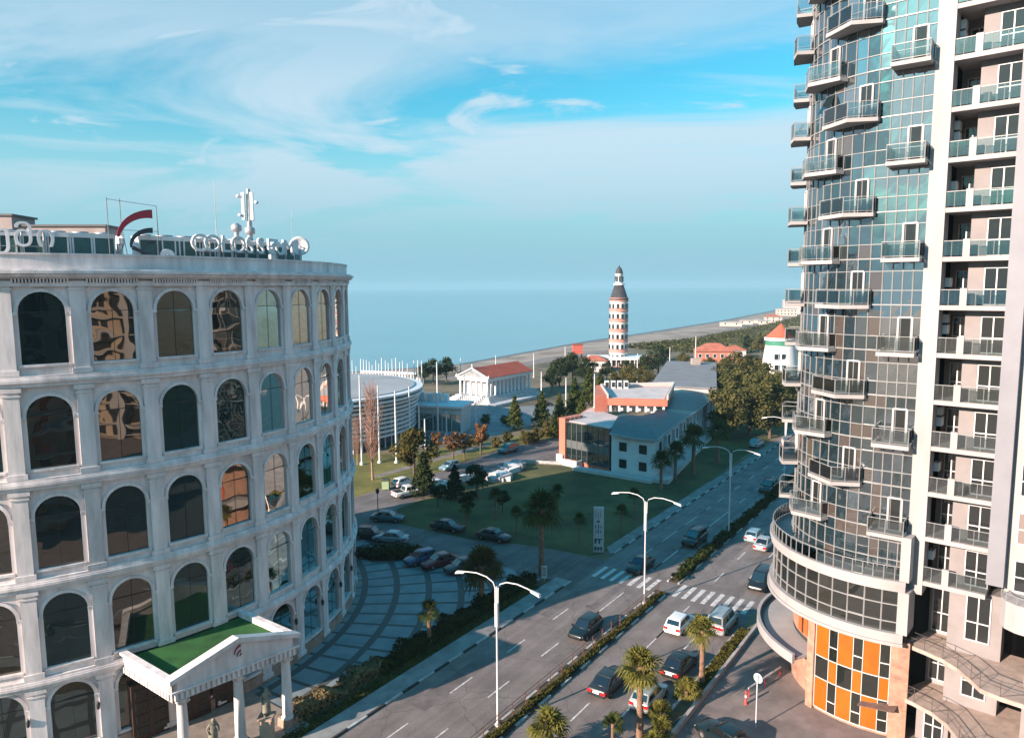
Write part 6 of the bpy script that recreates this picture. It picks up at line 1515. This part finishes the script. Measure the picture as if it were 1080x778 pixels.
for i, (x, y, s, lb) in enumerate(((543, 453, .95, 'dark evergreen in front of the temple steps'), (571, 449, 1.0, 'evergreen right of the temple steps'), (590, 445, .85, 'evergreen between the temple and the red fin wall'), (606, 442, 1.25, 'tall evergreen behind the red fin wall'), (621, 428, 1.3, 'tall evergreen behind the office roof deck'), (633, 424, 1.1, 'evergreen just left of the red upper storey'), (613, 452, .9, 'short evergreen touching the red fin wall'), (585, 462, .6, 'low evergreen at the grass bank by the side street'))): tree(lb, x, y, 'de', De, s, 'evergreen_tree')
Bu = (3.0, 3.6, 'bush', 16, LF_['olive'], 1100, .42)
for i, (x, y, s, lb) in enumerate(((512, 447, .8, 'round shrub below the temple front'), (532, 447, .7, 'second round shrub below the temple front'), (555, 468, .9, 'brown shrub on the grass bank nearest the teal off-roader'), (566, 466, 1.0, 'brown shrub second on the grass bank'), (578, 460, 1.1, 'brown shrub third on the grass bank'), (594, 452, 1.0, 'brown shrub farthest along the grass bank'), (503, 470, .8, 'shrub behind the rust brown tree'), (535, 466, .75, 'shrub left of the grass bank'), (523, 472, .7, 'low shrub right of the rust brown tree'))): tree(lb, x, y, 'bu', Bu, s, 'shrub')
Rd = (9, 8, 'round', 17, LF_['dark'], 2000, .6)
for i, (x, y, s, lb) in enumerate(((457, 405, .9, 'dark tree left of the temple, near the sea'), (471, 403, .9, 'dark tree touching the left side of the temple'), (446, 407, .75, 'dark tree behind the white colonnade end'), (590, 408, 1.0, 'dark tree right behind the temple roof'), (604, 405, 1.1, 'dark tree between the temple and the small red roofed house'), (617, 408, 1.0, 'dark tree in front of the small red roofed house'), (680, 400, .9, 'dark tree right of the tower pavilion'), (694, 399, 1.25, 'tall dark tree left of the grey office roof'), (582, 414, .8, 'low dark tree at the right end of the temple'), (640, 402, .7, 'dark tree right of the small red roofed house'), (660, 402, .75, 'dark tree below the tower pavilion'))): tree(lb, x, y, 'rd', Rd, s)
Rt = (12, 11, 'bush', 18, LF_['tan'], 5200, .6)
for i, (x, y, s, lb) in enumerate(((770, 462, 1.0, 'big tan green tree just right of the white office wall'), (790, 460, 1.1, 'big tan tree in the middle of the grove by the tower'), (812, 462, 1.05, 'big tan tree of the grove nearest the tower balconies'), (780, 440, 1.0, 'tan tree in the second row of the grove'), (806, 440, 1.1, 'tan tree in the second row of the grove, right'), (765, 425, .9, 'tan tree right of the grey office roof'), (824, 446, 1.0, 'tan tree half behind the lowest tower balconies'))): tree(lb, x, y, 'rt', Rt, s)
Ro = (10, 9, 'round', 19, LF_['olive'], 2600, .6)
for i, (x, y, s, lb) in enumerate(((762, 412, .95, 'olive tree behind the right corner of the grey roof'), (776, 410, 1.15, 'tall yellow olive tree between the red restaurant and the conical house'), (790, 408, 1.0, 'olive tree left of the conical house'), (748, 398, .7, 'olive tree in front of the red restaurant'), (798, 402, .8, 'olive tree touching the conical house'), (720, 388, .6, 'small olive tree behind the grey roof ridge'), (802, 376, .9, 'olive tree behind the conical house'), (788, 372, .8, 'olive tree behind the low red annexe'))): tree(lb, x, y, 'ro', Ro, s)
tree('orange brown tree between the tower pavilion and the dark tall tree', 686, 392, 'ru', (0,), 1.1); tree('orange brown small tree left of the red beach cabin', 601, 388, 'ru', (0,), .8)
for i, (x, y, s, lb) in enumerate(((648, 418, .7, 'olive shrub row behind the red roof, left'), (664, 412, .8, 'olive tree behind the red roof, middle'), (678, 414, .8, 'olive tree behind the red roof, right'), (600, 398, .6, 'olive tree left of the small red roofed house'))): tree(lb, x, y, 'ro', Ro, s)
# scrub along the back of the beach
def scrub_fn(rd):
    i = rd.randrange(5, 9); k = rd.random(); a, b_ = Vector(inland[i]), Vector(inland[i + 1]); p = a.lerp(b_, k); d = (b_ - a).normalized(); o = rd.random() ** 2 * 60
    return Vector((p.x + d.y * o, p.y - d.x * o, rd.random() ** 2 * 2.4)), Vector((0, 0, 1))
tag(leaf_cloud('beach_scrub', scrub_fn, 16000, 1.5, LF_['tan'], seed=77), 'belt of dry scrub and low trees behind the beach', 'scrub', kind='stuff')

# ------------------------------------------------------------------ white poles, flags, small street furniture
pol = []                                      # (pixel column, depth, height of its top in the picture)
for i, (x, yt) in enumerate(((366, 376), (369, 373), (372, 377), (376, 384), (381, 375), (384, 376), (387, 377), (390, 379), (393, 382), (397, 377), (400, 381), (403, 374), (407, 377), (410, 380), (414, 376), (418, 374), (422, 379), (425, 378), (430, 381), (437, 377), (441, 377), (445, 378))): pol.append((x, 176 + (i * 37 % 29), yt))
for x, yb, yt in ((379, 490, 390), (398, 488, 402), (416, 488, 408), (431, 470, 404), (441, 468, 424), (447, 473, 440), (461, 459, 377), (470, 458, 432), (501, 452, 418), (571, 446, 389), (627, 430, 392), (706, 400, 364), (733, 402, 352), (672, 405, 371), (644, 398, 372), (597, 438, 396), (486, 402, 376), (523, 400, 373), (563, 398, 371), (596, 390, 364)): pol.append((x, G(x, yb).y, yt))
M_pole = mat('pole_white', (.66, .66, .67), .5, .04)
pole0 = None
for i, (x, dep, yt) in enumerate(pol):
    d_ = ray(x, 400); p = Vector((d_.x / d_.y * dep, dep, 0)); h = top_z(x, yt, p.y); yb = 0
    if pole0 is None:
        pole0 = thing('flagpole', '', 'pole'); MB().tube([(0, 0, 0), (0, 0, .7), (0, 0, .95)], [.17, .15, .10], 8).build('shaft', M_pole, pole0)
        MB().lathe([(.4, 0), (.4, .02), (.2, .03)], 0, 0, 8).build('base_plate', M_pole, pole0); cache_children(pole0); o = pole0; o.location = (p.x, p.y, 0)
    else: o = dup(pole0, (p.x, p.y, 0))
    o.scale = (1, 1, h); o['group'] = 'white poles round the louvred hall and in the park'
    lbl = {461: 'tall white pole standing clear of the others beside the white pavilion', 470: 'short white pole right of the tall clear pole', 501: 'thin white pole in front of the temple columns', 571: 'white pole just right of the temple', 627: 'white pole left of the red upper storey of the office', 706: 'white pole rising over the left part of the grey roof', 733: 'white pole rising over the middle of the grey roof', 672: 'thick white pole right of the banded tower', 644: 'thin white pole below the banded tower', 597: 'white pole right of the temple trees', 447: 'short white pole in front of the white pavilion', 441: 'white pole left of the white pavilion' if dep < 172 else None, 431: 'white pole at the right end of the louvred hall', 416: 'white pole in front of the louvres, right of the poplar', 398: 'white pole in front of the louvres, directly behind the poplar', 379: 'white pole in front of the louvres, left of the poplar', 486: 'thin pole on the beach above the temple front', 523: 'thin pole on the beach above the red temple roof', 563: 'thin pole on the beach above the right end of the temple', 596: 'thin pole on the beach left of the red cabin'}.get(x)
    o['label'] = lbl or 'one of the slim white poles rising behind the roof of the louvred hall'
sf = thing('rubbish_bin', 'pale green bin at the kerb beside the white parked car', 'bin', G(407, 516)); q_ = G(407, 516)
MB().box(q_.x - .55, q_.x + .55, q_.y - .5, q_.y + .5, .15, 1.45).build('body', mat('bin_green', (.30, .40, .24), .7, .1), sf); MB().hexa([Vector((q_.x + a, q_.y + b_, z)) for a, b_, z in ((-.6, -.55, 1.45), (.6, -.55, 1.45), (.6, .55, 1.45), (-.6, .55, 1.45), (-.5, -.3, 1.7), (.5, -.3, 1.7), (.5, .5, 1.7), (-.5, .5, 1.7))]).build('lid', mat('bin_lid', (.05, .07, .05), .7, .1), sf)
pk = thing('park_lamp', 'short dark lamp post at the corner of the shaded side street', 'lamp post', G(399, 552)); q_ = G(399, 552)
MB().tube([(q_.x, q_.y, 0), (q_.x, q_.y, 4.2)], .06, 6).build('pole', M_dark, pk); MB().lathe([(.1, 4.2), (.25, 4.4), (.25, 4.75), (.1, 4.95)], q_.x, q_.y, 8).build('lantern', M_dark, pk)
# heap of pale stone slabs by the side street
sl = MB(); rd = random.Random(21)
hp_ = [G(x, y) for x, y in ((515, 507), (541, 491), (548, 492), (536, 508))]
pile = []
for k in range(30):
    u, w_ = rd.random(), rd.random(); p = hp_[0].lerp(hp_[1], u).lerp(hp_[3].lerp(hp_[2], u), w_); a = rd.uniform(0, 3.1); s1, s2, h = rd.uniform(.5, 1.5), rd.uniform(.3, .9), rd.uniform(.3, 1.3)
    T = lambda x, y, z, a=a, p=p: Vector((p.x + x * math.cos(a) - y * math.sin(a), p.y + x * math.sin(a) + y * math.cos(a), z + x * .12))
    sl.box(-s1, s1, -s2, s2, 0.05, h, m=k % 3, T=T)
tag(sl.build('stone_heap', [mat('pale_stone', (.6, .57, .55), .85, .15, 1), mat('grey_stone', (.33, .33, .34), .85, .2, 1), mat('white_stone', (.7, .69, .68), .8, .1, 1)]), 'untidy heap of pale stone blocks beside the sunlit side street', 'stone heap')
sl = MB()
for k in range(6):
    p = G(470 + k * 5.5, 515 - k * 2.2); a = rd.uniform(.3, 1.1); T = lambda x, y, z, a=a, p=p: Vector((p.x + x * math.cos(a) - y * math.sin(a), p.y + x * math.sin(a) + y * math.cos(a), z)); sl.box(-.9, .9, -.4, .4, 0, rd.uniform(.5, 1.2), T=T)
tag(sl.build('stone_heap', mat('pale_stone', (0, 0, 0))), 'low row of pale stone blocks left of the bigger heap', 'stone heap')
# tall lawn sign and a small sign at the corner
M_sign = mat('sign_white', (.50, .53, .54), .6, .1, 1.2); M_ink = mat('sign_ink', (.03, .07, .10), .6, 0)
g0 = G(631, 582); ls_ = thing('pylon_sign', 'tall narrow white pylon sign with dark upright lettering on the big lawn', 'sign', g0)
fs_ = Fr((g0.x - .6, g0.y), (1, -.12)); HS = 5.6
MB().box(0, 1.25, -.28, 0, 0, HS, T=fs_).build('panel', M_sign, ls_)
q = MB()
for (x, z0, z1, w_) in ((.2, 3.0, 3.35, .12), (.55, 3.0, 3.45, .12), (.85, 3.05, 3.3, .12), (.25, 2.4, 2.8, .1), (.5, 2.35, 2.9, .14), (.8, 2.45, 2.75, .1), (.15, 4.2, 5.1, .05), (.35, 4.3, 5.2, .05), (.55, 4.2, 5.0, .05), (.8, 4.3, 5.2, .05)): q.box(x, x + w_, .002, .012, z0, z1, T=fs_)
for (x, z0, w_, h_) in ((.12, 1.55, .95, .16), (.12, 1.1, .25, .62), (.6, 1.1, .22, .5), (.12, .5, .95, .14), (.12, .2, .22, .5), (.5, .2, .18, .42), (.85, .2, .18, .5)): q.box(x, x + w_, .002, .012, z0, z0 + h_, T=fs_)
q.lathe([(0, 0), (.01, 0)], 0, 0, 4)
q.box(.42, .72, .002, .014, 3.7, 4.0, T=fs_); q.build('lettering', M_ink, ls_)
g0 = G(574, 613); ss = thing('small_sign', 'small white upright sign board at the road corner beside the shaggy palm', 'sign', g0); fs_ = Fr((g0.x - .3, g0.y), (1, -.1))
MB().box(0, .62, -.1, 0, .35, 1.75, T=fs_).build('panel', M_sign, ss); MB().box(.27, .35, -.08, -.02, 0, .35, T=fs_).build('post', M_metal, ss); q = MB()
for z in (1.45, 1.2, .95, .7): q.box(.1, .5, .002, .01, z, z + .09, T=fs_)
q.build('lettering', M_ink, ss)
# round sign on its pole, bollards, barrier
g0 = G(797, 768); rs_ = thing('round_sign', 'round traffic sign seen from behind on a slim pole on the pavement', 'traffic sign', g0)
MB().tube([(g0.x, g0.y, 0), (g0.x, g0.y, 4.1)], .045, 8).build('pole', M_lamp, rs_)
v = []; ax = Vector((.75, .6, 0)).normalized(); s_ = Vector((-ax.y, ax.x, 0)); c = Vector((g0.x, g0.y, 3.85)) + ax * .08
N = 20; d_ = MB(); ring_ = [c + (s_ * math.cos(2 * math.pi * k / N) + Vector((0, 0, 1)) * math.sin(2 * math.pi * k / N)) * .36 for k in range(N)]
d_.mesh(ring_ + [p + ax * .03 for p in ring_], [tuple(range(N)), tuple(range(N, 2 * N))[::-1]] + [(k, (k + 1) % N, N + (k + 1) % N, N + k) for k in range(N)]); d_.build('disc', M_sign, rs_)
M_rb = mat('red_bollard', (.5, .06, .045), .6, .1)
g0 = G(786.5, 742); bo_ = thing('bollard', 'red and white bollard standing on the pavement left of the round sign', 'bollard', g0)
MB().lathe([(.17, 0), (.17, .06), (.10, .1), (.09, .55)], g0.x, g0.y, 10).build('base', M_rb, bo_); MB().lathe([(.092, .55), (.09, .75)], g0.x, g0.y, 10).build('white_ring', M_white, bo_); MB().lathe([(.09, .75), (.085, 1.0), (.03, 1.06)], g0.x, g0.y, 10).build('cap', M_rb, bo_)
bp0, bp1 = G(789, 735), G(823, 712); br = thing('pavement_barrier', 'low white barrier rail with a red foot running to the tower wall', 'barrier', bp0)
m = MB(); m.bar(bp0 + Vector((0, 0, .75)), bp1 + Vector((0, 0, .75)), .08, .12); m.build('rail', M_white, br); m = MB()
for k in (0.02, .5, .98): p = bp0.lerp(bp1, k); MB().bar(p, p + Vector((0, 0, .68)), .09, .09).build('post', M_rb, br)
# statues on pedestals beside the porch
M_stat = mat('weathered_stone', (.26, .23, .17), .9, .25, 4, .3, 14)
def figure(label, base, ph, face, arm_up):
    r = thing('statue', label, 'statue', base); x, y = base.x, base.y
    m = MB(); m.box(x - .5, x + .5, y - .5, y + .5, 0, .3); m.box(x - .4, x + .4, y - .4, y + .4, .3, ph - .16); m.box(x - .52, x + .52, y - .52, y + .52, ph - .16, ph); m.build('pedestal', M_plinth, r)
    ca, sa = math.cos(face), math.sin(face)
    J = dict(pel=(0, 0, .98), che=(.02, .03, 1.32), neck=(.02, .04, 1.55), head=(.05, .05, 1.70), top=(.05, .05, 1.82), hl=(-.02, .14, .92), kl=(.06, .15, .52), al=(-.02, .15, .08), tl=(.14, .16, .04), hr=(-.02, -.12, .92), kr=(.10, -.14, .52), ar=(.02, -.16, .08), tr=(.18, -.16, .04),
             sl=(.0, .22, 1.46), el=(.02, .34, 1.2), wl=(.2, .3, 1.02) if not arm_up else (.22, .24, 1.32), sr=(.0, -.16, 1.46), er=(-.06, -.30, 1.2), wr=(.1, -.30, 1.0), hnl=(.26, .26, .98) if not arm_up else (.26, .2, 1.42), hnr=(.16, -.28, .92))
    ed = [('pel', 'che'), ('che', 'neck'), ('neck', 'head'), ('head', 'top'), ('pel', 'hl'), ('hl', 'kl'), ('kl', 'al'), ('al', 'tl'), ('pel', 'hr'), ('hr', 'kr'), ('kr', 'ar'), ('ar', 'tr'), ('che', 'sl'), ('sl', 'el'), ('el', 'wl'), ('wl', 'hnl'), ('che', 'sr'), ('sr', 'er'), ('er', 'wr'), ('wr', 'hnr')]
    rad = dict(pel=.17, che=.19, neck=.075, head=.12, top=.09, hl=.13, kl=.09, al=.06, tl=.05, hr=.13, kr=.09, ar=.06, tr=.05, sl=.085, el=.06, wl=.045, sr=.085, er=.06, wr=.045, hnl=.05, hnr=.05)
    ks = list(J); sc = 1.12; me = bpy.data.meshes.new('figure'); me.from_pydata([(J[k][0] * ca * sc - J[k][1] * sa * sc, J[k][0] * sa * sc + J[k][1] * ca * sc, J[k][2] * sc + ph) for k in ks], [(ks.index(a), ks.index(b_)) for a, b_ in ed], [])
    o = bpy.data.objects.new('figure', me); COL.objects.link(o); md = o.modifiers.new('skin', 'SKIN')
    for i, k in enumerate(ks): me.skin_vertices[0].data[i].radius = (rad[k] * sc, rad[k] * sc)
    me.skin_vertices[0].data[0].use_root = True
    o.modifiers.new('sub', 'SUBSURF').levels = 2; dg = bpy.context.evaluated_depsgraph_get(); nm = bpy.data.meshes.new_from_object(o.evaluated_get(dg)); bpy.data.objects.remove(o)
    nm.materials.clear(); nm.materials.append(M_stat); f = bpy.data.objects.new('figure', nm); COL.objects.link(f); f.parent = r
    dr = MB(); N = 14; v = []; fs2 = []
    for z, w_ in ((1.15, .20), (.95, .25), (.6, .25), (.3, .27)):
        for k in range(N):
            t_ = 2 * math.pi * k / N; rr_ = w_ * (1 + .1 * (k % 2)); v.append((x + rr_ * math.cos(t_) * sc, y + rr_ * math.sin(t_) * sc, z * sc + ph))
    for i in range(3):
        for k in range(N): fs2.append((i * N + k, i * N + (k + 1) % N, (i + 1) * N + (k + 1) % N, (i + 1) * N + k))
    dr.mesh(v, fs2, 0, True).build('drapery', M_stat, f if False else r)
    return r
figure('weathered stone statue on a square pedestal between the right two porch columns', Vector((-17.35, 47.4, 0)), 2.3, R(-45), True)
figure('weathered stone statue cut off by the bottom edge left of the middle porch column', Vector((-20.1, 45.0, 0)), 1.6, R(-45), False)

# ------------------------------------------------------------------ the block the picture was taken from (mirrored in the hotel windows)
bb = thing('viewpoint_block', 'tall beige apartment block behind the viewpoint, mirrored in the hotel windows', 'apartment block', (12, -14, 0))
m = MB(); m.box(-14, 22, -26, -4.0, 0, 58); m.build('wall', mat('viewpoint_wall', (.38, .30, .24), .85, .3, .12), bb)
m = MB(); gm = MB()
for f in range(18):
    m.box(-14.4, 22.4, -4.0, -2.6, 1.0 + f * 3.1, 1.25 + f * 3.1)
    for k in range(8): gm.box(-12.5 + k * 4.2, -9.6 + k * 4.2 - (k % 3) * .8, -3.997, -3.93, 1.6 + f * 3.1, 3.9 + f * 3.1)
m.build('balcony_slabs', M_tw, bb); gm.build('windows', M_pane, bb)

eb = thing('sunlit_block', 'sunlit cream apartment block with balconies, mirrored in the hotel windows', 'apartment block', (66, -30, 0))
m = MB(); m.box(58, 76, -72, 4, 0, 46); m.build('wall', mat('sunlit_wall', (.46, .35, .26), .85, .12, .2), eb)
m = MB(); gm = MB()
for f in range(14):
    m.box(56.4, 57.997, -72, 4, 1.0 + f * 3.2, 1.3 + f * 3.2)
    for k in range(15): gm.box(57.9, 57.997, -70 + k * 4.9, -67.2 + k * 4.9 + (k % 3) * .7, 1.7 + f * 3.2, 3.8 + f * 3.2)
for k in range(5): m.box(56.2, 57.997, -71 + k * 17.5, -69.6 + k * 17.5, 0, 46)
m.build('balcony_slabs', M_tw, eb); gm.build('windows', M_pane, eb)

# ------------------------------------------------------------------ air
hz_ = MB().box(-8800, 8800, -600, 12300, -4.0, 76.0).build('haze', [])
hm = bpy.data.materials.new('haze'); hm.use_nodes = True; t = hm.node_tree; t.nodes.clear(); o_ = t.nodes.new('ShaderNodeOutputMaterial'); pv = t.nodes.new('ShaderNodeVolumePrincipled')
pv.inputs['Color'].default_value = (.36, .58, .68, 1); pv.inputs['Density'].default_value = HAZE; pv.inputs['Anisotropy'].default_value = 0.0; t.links.new(pv.outputs[0], o_.inputs['Volume'])
hz_.data.materials.append(hm); hz_['kind'] = 'stuff'; hz_.display_type = 'WIRE'; hz_['label'] = 'thin blue sea haze filling the air'
